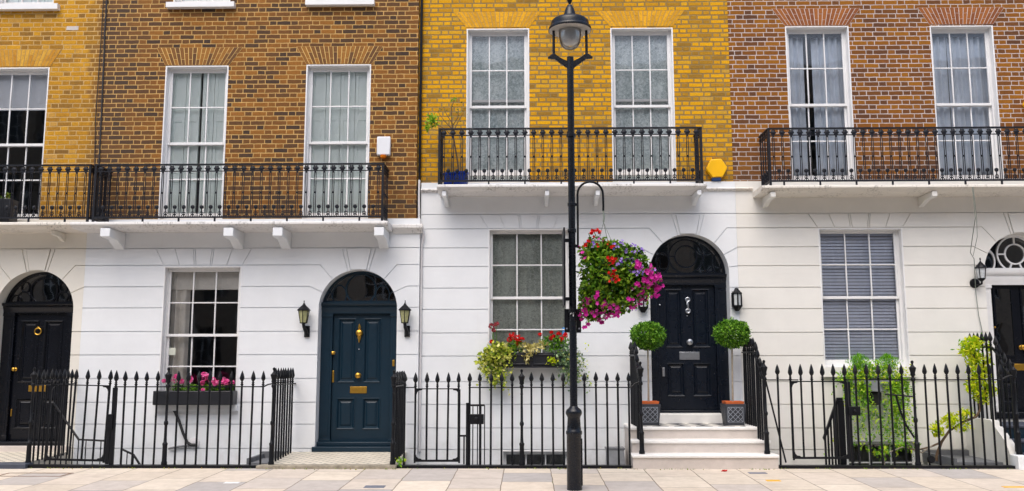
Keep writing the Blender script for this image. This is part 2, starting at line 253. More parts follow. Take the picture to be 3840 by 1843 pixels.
# ------------------------------------------------------------------ mesh helpers
class MB:
    def __init__(s): s.v = []; s.f = []
    def add(s, vs, fs):
        o = len(s.v); s.v += [tuple(v) for v in vs]; s.f += [tuple(i + o for i in f) for f in fs]; return s
    def box(s, x0, x1, y0, y1, z0, z1):
        return s.add([(x, y, z) for x in (x0, x1) for y in (y0, y1) for z in (z0, z1)],
                     [(0, 1, 3, 2), (4, 6, 7, 5), (0, 4, 5, 1), (2, 3, 7, 6), (0, 2, 6, 4), (1, 5, 7, 3)])
    def prism(s, poly, y0, y1):                       # outline in x,z pushed through y
        n = len(poly)
        return s.add([(x, y0, z) for x, z in poly] + [(x, y1, z) for x, z in poly],
                     [tuple(range(n)), tuple(range(2 * n - 1, n - 1, -1))] + [(i, i + n, (i + 1) % n + n, (i + 1) % n) for i in range(n)])
    def prismx(s, poly, x0, x1):                      # outline in y,z pushed through x
        n = len(poly)
        return s.add([(x0, y, z) for y, z in poly] + [(x1, y, z) for y, z in poly],
                     [tuple(range(n)), tuple(range(2 * n - 1, n - 1, -1))] + [(i, i + n, (i + 1) % n + n, (i + 1) % n) for i in range(n)])
    def tube(s, pts, r, n=6, closed=False):
        pts = [Vector(p) for p in pts]; m = len(pts); rings = []; up = None
        for i, p in enumerate(pts):
            if closed: t = pts[(i + 1) % m] - pts[i - 1]
            else: t = pts[min(i + 1, m - 1)] - pts[max(i - 1, 0)]
            t.normalize()
            if up is None: up = Vector((0, 1, 0)) if abs(t.y) < .9 else Vector((1, 0, 0))
            a = (up - t * up.dot(t)).normalized(); b = t.cross(a); up = a
            rr = r[i] if isinstance(r, (list, tuple)) else r
            rings.append([p + (a * cos(2 * pi * k / n) + b * sin(2 * pi * k / n)) * rr for k in range(n)])
        fs = [(i * n + k, i * n + (k + 1) % n, ((i + 1) % m) * n + (k + 1) % n, ((i + 1) % m) * n + k) for i in range(m if closed else m - 1) for k in range(n)]
        if not closed: fs += [tuple(range(n)), tuple((m - 1) * n + k for k in range(n - 1, -1, -1))]
        return s.add([v for rg in rings for v in rg], fs)
    def lathe(s, prof, cx=0, cy=0, cz=0, n=12, axis='z'):
        vs = []; fs = []; m = len(prof)
        for r, z in prof:
            for k in range(n):
                a = 2 * pi * k / n + pi / n
                p = (r * cos(a), r * sin(a), z)
                if axis == 'y': p = (p[0], -z, p[1])
                vs.append((p[0] + cx, p[1] + cy, p[2] + cz))
        fs = [(i * n + k, i * n + (k + 1) % n, (i + 1) * n + (k + 1) % n, (i + 1) * n + k) for i in range(m - 1) for k in range(n)]
        fs += [tuple(range(n)), tuple((m - 1) * n + k for k in range(n - 1, -1, -1))]
        return s.add(vs, fs)
    def ball(s, c, r, n=8, sx=1, sy=1, sz=1):
        k = max(4, n // 2)
        o = len(s.v); s.lathe([(max(1e-4, r * sin(pi * i / k)), -r * cos(pi * i / k)) for i in range(k + 1)], n=n)
        s.v[o:] = [(c[0] + x * sx, c[1] + y * sy, c[2] + z * sz) for x, y, z in s.v[o:]]; return s
    def ring(s, outer, inner, y0, y1):                # flat ring between two outlines with the same count, in x,z
        n = len(outer)
        s.add([(x, y0, z) for x, z in outer] + [(x, y0, z) for x, z in inner] + [(x, y1, z) for x, z in outer] + [(x, y1, z) for x, z in inner],
              [(i, (i + 1) % n, n + (i + 1) % n, n + i) for i in range(n)] + [(2 * n + i, 3 * n + i, 3 * n + (i + 1) % n, 2 * n + (i + 1) % n) for i in range(n)] +
              [(n + i, n + (i + 1) % n, 3 * n + (i + 1) % n, 3 * n + i) for i in range(n)] + [(i, 2 * n + i, 2 * n + (i + 1) % n, (i + 1) % n) for i in range(n)])
        return s
    def leaf(s, c, L, w=.55, nrm=None, droop=0., r=rnd):
        d = Vector((r.gauss(0, 1), r.gauss(0, 1), r.gauss(0, 1) - droop)).normalized()
        if nrm is not None: d = (d * .9 + Vector(nrm)).normalized()
        a = d.cross(Vector((r.gauss(0, 1), r.gauss(0, 1), r.gauss(0, 1)))).normalized(); n = d.cross(a)
        c = Vector(c); L = L * r.uniform(.7, 1.25)
        return s.add([c - d * L * .5, c + a * L * w * .5 - d * L * .08, c + d * L * .5 - n * L * .12, c - a * L * w * .5 - d * L * .08], [(0, 1, 2, 3)])
    def bloom(s, c, rad, out, petals=5, r=rnd):
        o = Vector(out).normalized(); a = o.cross(Vector((r.gauss(0, 1), r.gauss(0, 1), r.gauss(0, 1)))).normalized(); b = o.cross(a); c = Vector(c)
        vs = [c - o * rad * .45]
        for k in range(petals * 2):
            t = pi * k / petals; q = rad * (1 if k % 2 == 0 else .66); vs.append(c + (a * cos(t) + b * sin(t)) * q)
        m = petals * 2
        return s.add(vs, [(0, 1 + k, 1 + (k + 1) % m) for k in range(m)])
    def build(s, name, mat, parent=None, smooth=True, recalc=True, angle=38):
        me = bpy.data.meshes.new(name)
        off = Vector(parent_origin(parent)) if parent else Vector((0, 0, 0))
        me.from_pydata([Vector(v) - off for v in s.v], [], s.f)
        if recalc:
            bm = bmesh.new(); bm.from_mesh(me); bmesh.ops.recalc_face_normals(bm, faces=bm.faces); bm.to_mesh(me); bm.free()
        if smooth:
            me.polygons.foreach_set('use_smooth', [True] * len(me.polygons)); me.set_sharp_from_angle(angle=radians(angle))
        me.materials.append(M[mat] if isinstance(mat, str) else mat)
        o = bpy.data.objects.new(name, me); COL.objects.link(o)
        if parent: o.parent = parent
        return o
def parent_origin(p):
    v = Vector((0, 0, 0))
    while p: v += p.location; p = p.parent
    return v
def bevel(o, w=.006, seg=2):
    m = o.modifiers.new('soft_edges', 'BEVEL'); m.width = w; m.segments = seg; m.limit_method = 'ANGLE'; m.angle_limit = radians(50); return o
def tag(o, label=None, cat=None, group=None, kind=None):
    if label: o['label'] = label
    if cat: o['category'] = cat
    if group: o['group'] = group
    if kind: o['kind'] = kind
    return o
def thing(name, label, cat, loc, group=None):
    o = bpy.data.objects.new(name, None); COL.objects.link(o); o.location = loc; o.empty_display_size = .2
    return tag(o, label, cat, group)
def inst(name, me, parent, loc, rz=0.):
    o = bpy.data.objects.new(name, me); COL.objects.link(o); o.parent = parent
    o.location = Vector(loc) - parent_origin(parent); o.rotation_euler = (0, 0, rz); return o
def mesh_of(mb, name, mat):
    o = mb.build(name, mat); me = o.data; bpy.data.objects.remove(o); return me
def arc(cx, cz, r, a0, a1, n): return [(cx + r * cos(radians(a0 + (a1 - a0) * i / n)), cz + r * sin(radians(a0 + (a1 - a0) * i / n))) for i in range(n + 1)]
def holed_wall(x0, x1, z0, z1, y0, y1, holes):
    """flat wall with rectangular holes and their reveals, as one clean mesh"""
    xs = sorted({x0, x1, *[h[0] for h in holes], *[h[1] for h in holes]}); zs = sorted({z0, z1, *[h[2] for h in holes], *[h[3] for h in holes]})
    xs = [x for x in xs if x0 <= x <= x1]; zs = [z for z in zs if z0 <= z <= z1]
    b = MB(); idx = {}
    def vi(x, y, z):
        k = (round(x, 4), y, round(z, 4))
        if k not in idx: idx[k] = len(b.v); b.v.append((x, y, z))
        return idx[k]
    solid = lambda i, j: 0 <= i < len(xs) - 1 and 0 <= j < len(zs) - 1 and not any(h[0] - 1e-5 <= (xs[i] + xs[i + 1]) / 2 <= h[1] + 1e-5 and h[2] - 1e-5 <= (zs[j] + zs[j + 1]) / 2 <= h[3] + 1e-5 for h in holes)
    for i in range(len(xs) - 1):
        for j in range(len(zs) - 1):
            if not solid(i, j): continue
            a, c, d, e = xs[i], xs[i + 1], zs[j], zs[j + 1]
            b.f.append((vi(a, y0, d), vi(c, y0, d), vi(c, y0, e), vi(a, y0, e))); b.f.append((vi(a, y1, d), vi(a, y1, e), vi(c, y1, e), vi(c, y1, d)))
            if not solid(i - 1, j): b.f.append((vi(a, y0, d), vi(a, y0, e), vi(a, y1, e), vi(a, y1, d)))
            if not solid(i + 1, j): b.f.append((vi(c, y0, d), vi(c, y1, d), vi(c, y1, e), vi(c, y0, e)))
            if not solid(i, j - 1): b.f.append((vi(a, y0, d), vi(a, y1, d), vi(c, y1, d), vi(c, y0, d)))
            if not solid(i, j + 1): b.f.append((vi(a, y0, e), vi(c, y0, e), vi(c, y1, e), vi(a, y1, e)))
    return b
def cut(base, cutter, name, mat, parent):
    """base minus cutter, evaluated once into a plain mesh"""
    a = base.build('base', mat, None, smooth=False); c = cutter.build('cutter', mat, None, smooth=False)
    md = a.modifiers.new('cut', 'BOOLEAN'); md.object = c; md.operation = 'DIFFERENCE'; md.solver = 'EXACT'; md.use_self = True
    bpy.context.view_layer.update(); dg = bpy.context.evaluated_depsgraph_get()
    me = bpy.data.meshes.new_from_object(a.evaluated_get(dg)); me.name = name
    off = parent_origin(parent); me.transform(Matrix.Translation(-off))
    for o in (a, c): bpy.data.objects.remove(o)
    o = bpy.data.objects.new(name, me); COL.objects.link(o); o.parent = parent; return o

# ------------------------------------------------------------------ house parts
def sash_window(H, yf, x0, x1, z0, z1, curtain=None, up=0., bottom=.085, sill=None, cols=3, gl='glass', mat='wood', frame_w=.026, frame_wr=None):
    fr = frame_w; frr = frame_wr or fr; t = .02
    b = MB()
    b.box(x0, x0 + t, yf - .003, yf + .10, z0, z1).box(x1 - t, x1, yf - .003, yf + .10, z0, z1).box(x0 + t, x1 - t, yf - .003, yf + .10, z1 - t, z1)
    b.box(x0, x0 + t + fr, yf + .085 + .0151, yf + .2, z0, z1).box(x1 - t - frr, x1, yf + .1001, yf + .2, z0, z1).box(x0 + t + fr, x1 - t - frr, yf + .1001, yf + .2, z1 - t - fr, z1).box(x0 + t + fr, x1 - t - frr, yf + .1001, yf + .22, z0, z0 + .03)
    win = b.build('window', mat, H); bevel(win, .003, 1)
    a, c = x0 + t + fr, x1 - t - frr; top = z1 - t - fr; bot = z0 + .03; mid = (top + bot) / 2 - .02
    st = .034; mr = .042; bar = .02
    def sash(zb, zt, y, brail, trail, nm):
        s = MB()
        s.box(a, a + st, y, y + .034, zb, zt).box(c - st, c, y, y + .034, zb, zt).box(a + st, c - st, y, y + .034, zt - trail, zt).box(a + st, c - st, y, y + .034, zb, zb + brail)
        gw = (c - a - 2 * st); gz0, gz1 = zb + brail, zt - trail; gm = (gz0 + gz1) / 2
        s.box(a + st, c - st, y + .006, y + .028, gm - bar / 2, gm + bar / 2)
        for k in range(1, cols):
            xx = a + st + gw * k / cols
            s.box(xx - bar / 2, xx + bar / 2, y + .004, y + .030, gz0, gm - bar / 2).box(xx - bar / 2, xx + bar / 2, y + .004, y + .030, gm + bar / 2, gz1)
        so_ = s.build(nm, mat, win); bevel(so_, .003, 1)
        p = MB()
        for k in range(cols):
            for j in range(2):
                xa = a + st + gw * k / cols + (bar / 2 if k else 0); xb = a + st + gw * (k + 1) / cols - (bar / 2 if k < cols - 1 else 0)
                za, zb_ = ((gz0, gm - bar / 2), (gm + bar / 2, gz1))[j]
                i = len(p.v); dy = rnd.uniform(-.0012, .0012); dz = rnd.uniform(-.0012, .0012)
                p.add([(xa, y + .016 + dy, za), (xb, y + .016 - dy, za), (xb, y + .016 - dy + dz, zb_), (xa, y + .016 + dy + dz, zb_)], [(0, 1, 2, 3)])
                p.add([(xa, y + .0195 + dy, za), (xb, y + .0195 - dy, za), (xb, y + .0195 - dy + dz, zb_), (xa, y + .0195 + dy + dz, zb_)], [(3, 2, 1, 0)])
        p.build('glass_panes', gl, win, smooth=False, recalc=False)
    sash(mid, top, yf + .105, mr, .036, 'upper_sash'); sash(bot + up, mid + mr + up, yf + .145, bottom, mr, 'lower_sash')
    if sill: MB().box(sill[0], sill[1], yf - sill[4], yf + .099, sill[2], sill[3]).build('sill', sill[5], win)
    if curtain: curtain(win, a, c, bot, top, yf + .21)
    return win
def wavy(win, name, mat, xa, xb, za, zb, y, amp=.02, k=60, top_fold=True, seed=0, sag=0.):
    b = MB(); n = max(12, int((xb - xa) * 90)); rows = 10; r = random.Random(seed)
    ph = [r.uniform(0, 6.28) for _ in range(5)]
    vs = []
    for j in range(rows + 1):
        for i in range(n + 1):
            u = xa + (xb - xa) * i / n; z = za + (zb - za) * j / rows
            d = amp * (sin(k * u + ph[0] + .8 * sin(3 * u + ph[1])) + .45 * sin(k * 1.7 * u + ph[2] + j * .12))
            vs.append((u + sag * (1 - j / rows) * .1 * sin(u * 9), y + d, z))
    fs = [(j * (n + 1) + i, j * (n + 1) + i + 1, (j + 1) * (n + 1) + i + 1, (j + 1) * (n + 1) + i) for j in range(rows) for i in range(n)]
    o = b.add(vs, fs).build(name, mat, win, angle=180)
    m = o.modifiers.new('cloth_thickness', 'SOLIDIFY'); m.thickness = .003
    return o
def cur_shutters(gap):
    def f(win, a, c, z0, z1, y):
        xs = [a + (c - a) * k / 4 for k in range(5)]; b = MB()
        for k in range(4):
            xa, xb = xs[k] + .004, xs[k + 1] - .004
            if gap and k == 2: xa += gap
            zz = [z0, z0 + (z1 - z0) * .31, z0 + (z1 - z0) * .36, z0 + (z1 - z0) * .66, z0 + (z1 - z0) * .70, z1]
            hs = [(xa + .05, xb - .05, zz[0] + .06, zz[1]), (xa + .05, xb - .05, zz[2], zz[3]), (xa + .05, xb - .05, zz[4], zz[5] - .06)]
            w = holed_wall(xa, xb, z0, z1, y - .018, y, hs); b.add(w.v, w.f)
            for h in hs: b.box(h[0], h[1], y - .006, y + .004, h[2], h[3])
        o = b.build('shutter', 'shut', win); 
        MB().box(a, a + (c - a) * (.5 if gap else 1), y + .012, y + .02, z0, z1).build('shutter_backing', 'shutgap', win)
    return f
def cur_flat(mat):
    return lambda win, a, c, z0, z1, y: wavy(win, 'net_curtain', mat, a - .03, c + .03, z0, z1, y, .006, 34, seed=int(a * 100) + 900)
def cur_drapes(spans):
    def f(win, a, c, z0, z1, y):
        w = c - a
        for i, (s, e) in enumerate(spans): wavy(win, 'curtain', 'drape', a + w * s, a + w * e, z0, z1 - .06, y + .05, .03, 62, seed=int(a * 31) + i)
        MB().tube([(a - .05, y + .03, z1 - .05), (c + .05, y + .03, z1 - .05)], .012, 8).build('curtain_rail', 'room', win)
    return f
def cur_roller(win, a, c, z0, z1, y):
    MB().box(a - .02, c + .02, y, y + .006, z1 - .60, z1).build('roller_blind', 'blindw', win)
def cur_side(win, a, c, z0, z1, y):
    wavy(win, 'curtain', 'drape2', a - .02, a + .27, z0, z1, y + .06, .03, 50, seed=4)
    MB().box(a - .1, c + .1, y + .02, y + .09, z1 - .30, z1 - .03).build('roller_blind', 'drape2', win)
def cur_venetian(win, a, c, z0, z1, y):
    b = MB(); z = z0 + .02
    while z < z1:
        b.prismx([(y - .009, z), (y + .005, z + .0425), (y + .008, z + .0425), (y - .006, z)], a - .02, c + .02); z += .0505
    for k in range(4):
        xx = a + (c - a) * (.1 + .27 * k); b.box(xx - .001, xx + .001, y - .013, y - .011, z0, z1)
    b.build('venetian_blind', 'ven', win)

def flat_arch(H, yf, x0b, x1b, x0t, x1t, z0, z1, mat, mort, n=19):
    MB().prism([(x0b, z0), (x1b, z0), (x1t, z1), (x0t, z1)], yf - .003, yf + .004).build('arch_pointing', mort, H)
    b = MB(); g = .10
    P_ = lambda u, v: ((x0b + (x1b - x0b) * u) * (1 - v) + (x0t + (x1t - x0t) * u) * v, z0 + (z1 - z0) * v)
    for i in range(n):
        cuts = [0, .33, 1] if i % 2 else [0, .67, 1]
        u0, u1 = (i + .09) / n, (i + .91) / n
        for k in range(2):
            v0, v1 = cuts[k] + .012, cuts[k + 1] - .012
            b.prism([P_(u0, v0), P_(u1, v0), P_(u1, v1), P_(u0, v1)], yf - .0055, yf)
    b.build('flat_arch', mat, H, smooth=False)
def panel_leaf(x0, x1, z0, z1, y, panels, th=.05):
    b = holed_wall(x0, x1, z0, z1, y, y + th, panels)
    for (a, c, d, e) in panels:
        def rect(m): return [(a + m, d + m), (c - m, d + m), (c - m, e - m), (a + m, e - m)]
        steps = [(0, y - .0075), (.012, y - .010), (.022, y - .002), (.038, y + .022), (.055, y + .024), (.075, y + .012), (.09, y + .010)]
        for (m0, ya), (m1, yb) in zip(steps, steps[1:]):
            o, i = rect(m0), rect(m1)
            for k in range(4):
                k2 = (k + 1) % 4
                b.add([(o[k][0], ya, o[k][1]), (o[k2][0], ya, o[k2][1]), (i[k2][0], yb, i[k2][1]), (i[k][0], yb, i[k][1])], [(0, 1, 2, 3)])
        i = rect(.09); b.add([(p[0], y + .010, p[1]) for p in i], [(0, 1, 2, 3)])
        o = rect(0)
        for k in range(4):
            k2 = (k + 1) % 4; b.add([(o[k][0], y - .0075, o[k][1]), (o[k2][0], y - .0075, o[k2][1]), (o[k2][0], y + .0005, o[k2][1]), (o[k][0], y + .0005, o[k][1])], [(3, 2, 1, 0)])
    return b
def grooves(c, y, segs, w=.013, d=.018):
    for (x0, z0, x1, z1) in segs:
        L = math.hypot(x1 - x0, z1 - z0); nx, nz = -(z1 - z0) / L * w / 2, (x1 - x0) / L * w / 2
        # v-cut: wide at the face, narrow inside
        i = [(x0 + nx, z0 + nz), (x1 + nx, z1 + nz), (x1 - nx, z1 - nz), (x0 - nx, z0 - nz)]
        c.prism(i, y - .05, y + d)
def hjoints(levels, x0, x1, openings):
    """joints across the wall, broken at openings given as f(z) -> (xa, xb) or None"""
    out = []
    for z in levels:
        gaps = sorted(g for g in (o(z) for o in openings) if g); x = x0
        for a, b in gaps:
            if a > x: out.append((x, z, a, z))
            x = max(x, b)
        if x < x1: out.append((x, z, x1, z))
    return out
def rect_open(xa, xb, za, zb): return lambda z: (xa - .002, xb + .002) if za <= z <= zb else None
def arch_open(cx, r, zs, z0):
    """gap of an arched door; above the springing the joint turns towards the arch centre"""
    def f(z):
        if z0 <= z <= zs: return (cx - r, cx + r)
        if zs < z <= zs + r * 1.25:
            k = (z - zs); bx = arch_bend(k, r); return (cx - bx, cx + bx)
    return f
def arch_bend(k, r):
    return r * (1.25 if k < r * .75 else .98)
def arch_joints(cx, r, zs, levels, ztop):
    out = []
    for z in levels:
        k = z - zs
        if 0.05 < k <= r * 1.25:
            bx = arch_bend(k, r); L = math.hypot(bx, k)
            for s in (-1, 1): out.append((cx + s * bx, z, cx + s * bx / L * (r + .004), zs + k / L * (r + .004)))
    for a in (11.5, 15.5):
        t = math.tan(radians(a))
        for s in (-1, 1): out.append((cx + s * sin(radians(a)) * (r + .004), zs + cos(radians(a)) * (r + .004), cx + s * t * (ztop - zs), ztop))
    return out
def voussoirs(xa, xb, zt, zb, spread=.145):
    cx = (xa + xb) / 2; hw = (xb - xa) / 2; out = []
    for i in range(6):
        u = -1 + 2 * i / 5
        if i in (2, 3):
            for e in (-.014, .014): out.append((cx + u * (hw + spread) + e, zt, cx + u * hw + e, zb + .004))
        else: out.append((cx + u * (hw + spread), zt, cx + u * hw, zb + .004))
    return out
def arch_poly(cx, r, zs, z0): return [(cx - r, z0), (cx + r, z0)] + arc(cx, zs, r, 0, 180, 36)
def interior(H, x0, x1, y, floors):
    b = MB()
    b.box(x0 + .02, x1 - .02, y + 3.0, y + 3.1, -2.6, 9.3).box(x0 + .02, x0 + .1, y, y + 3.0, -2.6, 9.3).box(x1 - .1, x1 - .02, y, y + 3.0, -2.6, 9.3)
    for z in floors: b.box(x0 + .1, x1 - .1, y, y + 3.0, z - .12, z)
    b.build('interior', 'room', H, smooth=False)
def fanlight_ring(b, cx, cz, r, y0, y1, w=.018, a0=0, a1=360, n=40, sx=1., sz=1.):
    o = [((x - cx) * sx + cx, (z - cz) * sz + cz) for x, z in arc(cx, cz, r, a0, a1, n)]; i = [((x - cx) * sx + cx, (z - cz) * sz + cz) for x, z in arc(cx, cz, r - w, a0, a1, n)]
    if a1 - a0 >= 360: b.ring(o[:-1], i[:-1], y0, y1)
    else:
        for k in range(n): b.prism([o[k], o[k + 1], i[k + 1], i[k]], y0, y1)
def door_set(H, cx, r, zs, z0, leaf, yd, mat, panels, label, frame_mat=None, transom=(0, 0), barmat=None, white=False):
    """frame of pilasters, transom moulding, fanlight and door leaf inside an arched opening; leaf = (x0,x1,z0,z1)"""
    frame_mat = frame_mat or mat; x0, x1 = cx - r, cx + r; tz0, tz1 = transom
    f = MB()
    for s, (a, c) in ((-1, (x0 - .04, leaf[0])), (1, (leaf[1], x1 + .04))):
        f.box(a, c, yd - .05, yd + .12, z0, tz0 - .05)
        f.box(a + (0 if s < 0 else -.012), c + (.012 if s < 0 else 0), yd - .07, yd - .0501, z0, z0 + .19)
        f.box(a + (0 if s < 0 else -.01), c + (.01 if s < 0 else 0), yd - .066, yd - .0501, tz0 - .10, tz0 - .0505)
        f.box(a + .045, c - .035, yd - .058, yd - .0501, z0 + .24, tz0 - .15)
    f.box(leaf[0], leaf[1], yd - .03, yd + .12, leaf[3] + .003, tz0 - .05)
    fr = f.build('door_frame', frame_mat, H); bevel(fr, .004, 1)
    h = tz1 - tz0
    prof = [(yd + .12, tz0 - .05), (yd - .06, tz0 - .05), (yd - .068, tz0), (yd - .085, tz0 + h * .25), (yd - .085, tz0 + h * .45), (yd - .115, tz0 + h * .6), (yd - .13, tz0 + h * .78), (yd - .13, tz1), (yd + .12, tz1)]
    MB().prismx(prof, x0 - .03, x1 + .03).build('transom', frame_mat, H)
    d = panel_leaf(leaf[0] + .004, leaf[1] - .004, leaf[2], leaf[3], yd, panels).build('door', mat, H, angle=20)
    if label: d['label'] = label
    return d
def knob(D, x, y, z, r, mat, name='knob'):
    MB().lathe([(r * .9, 0), (r * .9, .006), (r * .45, .012), (r * .4, .03), (r * .8, .04), (r, .055), (r * .85, .072), (r * .4, .08), (.001, .082)], x, y, z, 14, 'y').build(name, mat, D)
def letterbox(D, x0, x1, z0, z1, y, mat):
    b = MB(); b.box(x0, x1, y - .010, y, z0, z1); o = b.build('letterbox', mat, D); bevel(o, .004)
    m = (z1 - z0) * .24
    MB().box(x0 + m, x1 - m, y - .0155, y - .0101, z0 + m, z1 - m).build('letterbox_flap', mat, D)
def plate(D, name, x0, x1, z0, z1, y, mat, th=.012):
    return bevel(MB().box(x0, x1, y - th, y, z0, z1).build(name, mat, D), .004)
def balcony_floor(H, x0, x1, yw, depth, z0, z1, mat, left=True, right=True):
    yf = yw - depth; p = [(yw, z0 - .03), (yf + .13, z0 - .03), (yf + .07, z0 - .012), (yf + .045, z0 + .005), (yf + .02, z0 + .008), (yf, z0 + .02), (yf, z1 - .01), (yf + .008, z1), (yw, z1)]
    return MB().prismx(p, x0, x1).build('balcony_floor', mat, H)
def bracket(H, x, w, yw, depth, zt, h, mat):
    p = [(yw, zt - .005), (yw - depth, zt - .005), (yw - depth, zt - h), (yw - depth + .05, zt - h - .01), (yw - depth * .5, zt - h * 1.15), (yw - .06, zt - h * 1.9), (yw, zt - h * 2.0)]
    return bevel(MB().prismx(p, x - w / 2, x + w / 2).build('bracket', mat, H), .006)

# ================================================================== THE SETTING
def structure(name, mb, mat, kind='structure', smooth=False): return tag(mb.build(name, mat, None, smooth=smooth), kind=kind)
pz = lambda y: -.02 + .025 * (y + 1.36)
b = MB(); NX = 24
for i in range(NX):
    xa, xb = -30 + 60 * i / NX, -30 + 60 * (i + 1) / NX
    b.add([(xa, -1.24, pz(-1.24)), (xb, -1.24, pz(-1.24)), (xb, -5.2, pz(-5.2)), (xa, -5.2, pz(-5.2)), (xa, -1.24, -.4), (xb, -1.24, -.4), (xb, -5.2, -.4), (xa, -5.2, -.4)], [(0, 1, 2, 3), (0, 4, 5, 1), (3, 2, 6, 7)])
structure('pavement', b, 'flags')
structure('kerb', MB().box(-30, 30, -5.36, -5.203, -.4, -.105), 'stone')
structure('road', MB().box(-90, 90, -14.8, -5.362, -.5, -.22), 'asphalt')
structure('far_pavement', MB().box(-90, 90, -23.9, -14.803, -.5, -.10), 'flags')
structure('ground', MB().box(-300, 300, -300, 300, -2.72, -2.62), 'ground')
structure('area_floor', MB().box(-30, 30, -1.2, 0.1, -2.6, -2.4), 'stone')
structure('area_wall', MB().box(-30, 30, -1.239, -1.18, -2.61, -.06), 'white')
# tiled paths over the areas
def tiled_path(x0, x1, zf, zb, yb, mat):
    b = MB().prismx([(yb, -2.4), (yb, zb), (-1.245, zf), (-1.245, -2.4)], x0, x1); return structure('tiled_path', b, mat)
tiled_path(-8.62, -6.86, .047, .085, -.12, 'dots'); tiled_path(-3.56, -1.80, .022, .082, -.115, 'dots')
def step_stone(x0, x1, y0, y1, z0, z1, name, label, mat):
    o = MB().box(x0, x1, y0, y1, z0, z1).build(name, mat); bevel(o, .012); return tag(o, label, 'kerb stone' if 'kerb' in name else 'step')
step_stone(-3.66, -1.765, -1.43, -1.2451, -.1, .024, 'kerb_stone', 'mossy stone kerb along the front of the teal door path', 'stonekerb')
step_stone(-8.66, -6.79, -1.44, -1.2451, -.1, .049, 'tiled_kerb', 'slate blue tiled kerb in front of the leftmost black door', 'bluetile')

# ================================================================== HOUSES
HA = thing('terraced_house', 'yellow brick house at the left end with cream ground floor and glossy black door', 'house', (-8.9, 0, 0), 'terraced houses along the street')
HB = thing('terraced_house', 'brown brick house with white ground floor and dark teal door', 'house', (-4.2, 0, 0), 'terraced houses along the street')
HC = thing('terraced_house', 'bright yellow brick house with white ground floor behind the street lamp', 'house', (.8, 0, 0), 'terraced houses along the street')
HD = thing('terraced_house', 'orange brown brick house with ivory ground floor and white circle fanlight', 'house', (6.5, 0, 0), 'terraced houses along the street')
YA = -.08; SA = -.12; YC = 0.; SC = -.04
# --- upper brick walls
holed_wall(-11, -6.78, 3.6, 9.2, YA, .25, [(-8.62, -7.592, 3.615, 6.074), (-8.55, -7.6, 7.108, 8.9)]).build('brick_wall', 'brickA', HA, smooth=False)
holed_wall(-6.78, -1.708, 3.6, 9.2, YA, .25, [(-5.728, -4.722, 3.615, 6.084), (-3.482, -2.453, 3.615, 6.09), (-5.66, -4.74, 7.115, 8.9), (-3.43, -2.50, 7.133, 8.9)]).build('brick_wall', 'brickB', HB, smooth=False)
holed_wall(-1.706, 3.22, 4.18, 9.2, YC, .25, [(-.945, .053, 4.19, 6.695), (1.347, 2.340, 4.19, 6.69)]).build('brick_wall', 'brickC', HC, smooth=False)
holed_wall(3.222, 10.2, 4.18, 9.2, YC, .25, [(4.122, 5.126, 4.19, 6.697), (6.405, 7.398, 4.19, 6.688)]).build('brick_wall', 'brickD', HD, smooth=False)
MB().box(-7.36, -7.17, YA - .004, YA, 6.69, 6.755).build('air_brick', 'stone', HA)
flat_arch(HA, YA, -8.62, -7.576, -8.78, -7.415, 6.089, 6.371, 'archA', 'mortC')
flat_arch(HB, YA, -5.737, -4.713, -5.888, -4.503, 6.092, 6.385, 'archB', 'mortB'); flat_arch(HB, YA, -3.488, -2.44, -3.649, -2.267, 6.098, 6.39, 'archB', 'mortB')
flat_arch(HC, YC, -.95, .06, -1.162, .25, 6.715, 6.976, 'archC', 'mortC'); flat_arch(HC, YC, 1.342, 2.345, 1.13, 2.54, 6.715, 6.976, 'archC', 'mortC')
flat_arch(HD, YC, 4.12, 5.128, 3.92, 5.324, 6.707, 6.99, 'archD', 'mortD'); flat_arch(HD, YC, 6.403, 7.405, 6.231, 7.602, 6.707, 6.988, 'archD', 'mortD')
for H, x0, x1 in ((HA, -11, -6.785), (HB, -6.775, -1.71), (HC, -1.7, 3.215), (HD, 3.225, 10.2)):
    MB().box(x0, x1, -.16, .30, 9.203, 9.32).build('coping', 'stone', H)
# --- stucco ground floors, every channel joint cut
DA, DB, DC, DD = (-7.545, .600, 2.215), (-2.575, .600, 2.213), (2.490, .607, 2.755), (7.575, .600, 2.762)
LA = (2.89, 2.56, 2.235, 1.875, 1.522, 1.166, .812, .487, .131); LC = (3.452, 3.155, 2.865, 2.533, 2.207, 1.848, 1.498, 1.115, .774, .425, .108)
def stucco_wall(H, x0, x1, ys, zt, doors, wins, levels, full, mat, thick=.30):
    base = MB().box(x0, x1, ys, ys + thick, -2.55, zt); c = MB(); ops = []
    for (xa, xb, za, zb) in wins: c.box(xa, xb, ys - .1, ys + thick + .1, za, zb); ops.append(rect_open(xa, xb, za - .06, zb))
    for (cx, r, zs, z0) in doors: c.prism(arch_poly(cx, r, zs, z0), ys - .1, ys + thick + .1); ops.append(arch_open(cx, r, zs, z0))
    segs = hjoints(levels, x0 - .05, x1 + .05, ops)
    for z in full: segs.append((x0 - .05, z, x1 + .05, z))
    for (cx, r, zs, z0) in doors: segs += arch_joints(cx, r, zs, levels, full[0])
    for (xa, xb, za, zb) in wins:
        if zb > 1.5: segs += voussoirs(xa, xb, full[0], zb)
    grooves(c, ys, segs)
    w = cut(base, c, 'stucco_wall', mat, H); return w
stucco_wall(HA, -11, -6.805, SA, 3.607, [(*DA, .12)], [], LA, (3.152,), 'creamA')
stucco_wall(HB, -6.804, -1.64, SA, 3.606, [(*DB, .06)], [(-5.575, -4.375, .777, 2.872)], LA, (3.152,), 'white')
stucco_wall(HC, -1.638, 3.235, SC, 4.181, [(*DC, .48)], [(-.589, .668, 1.321, 3.450), (-.383, .64, -1.0, .097)], LC, (3.678,), 'white')
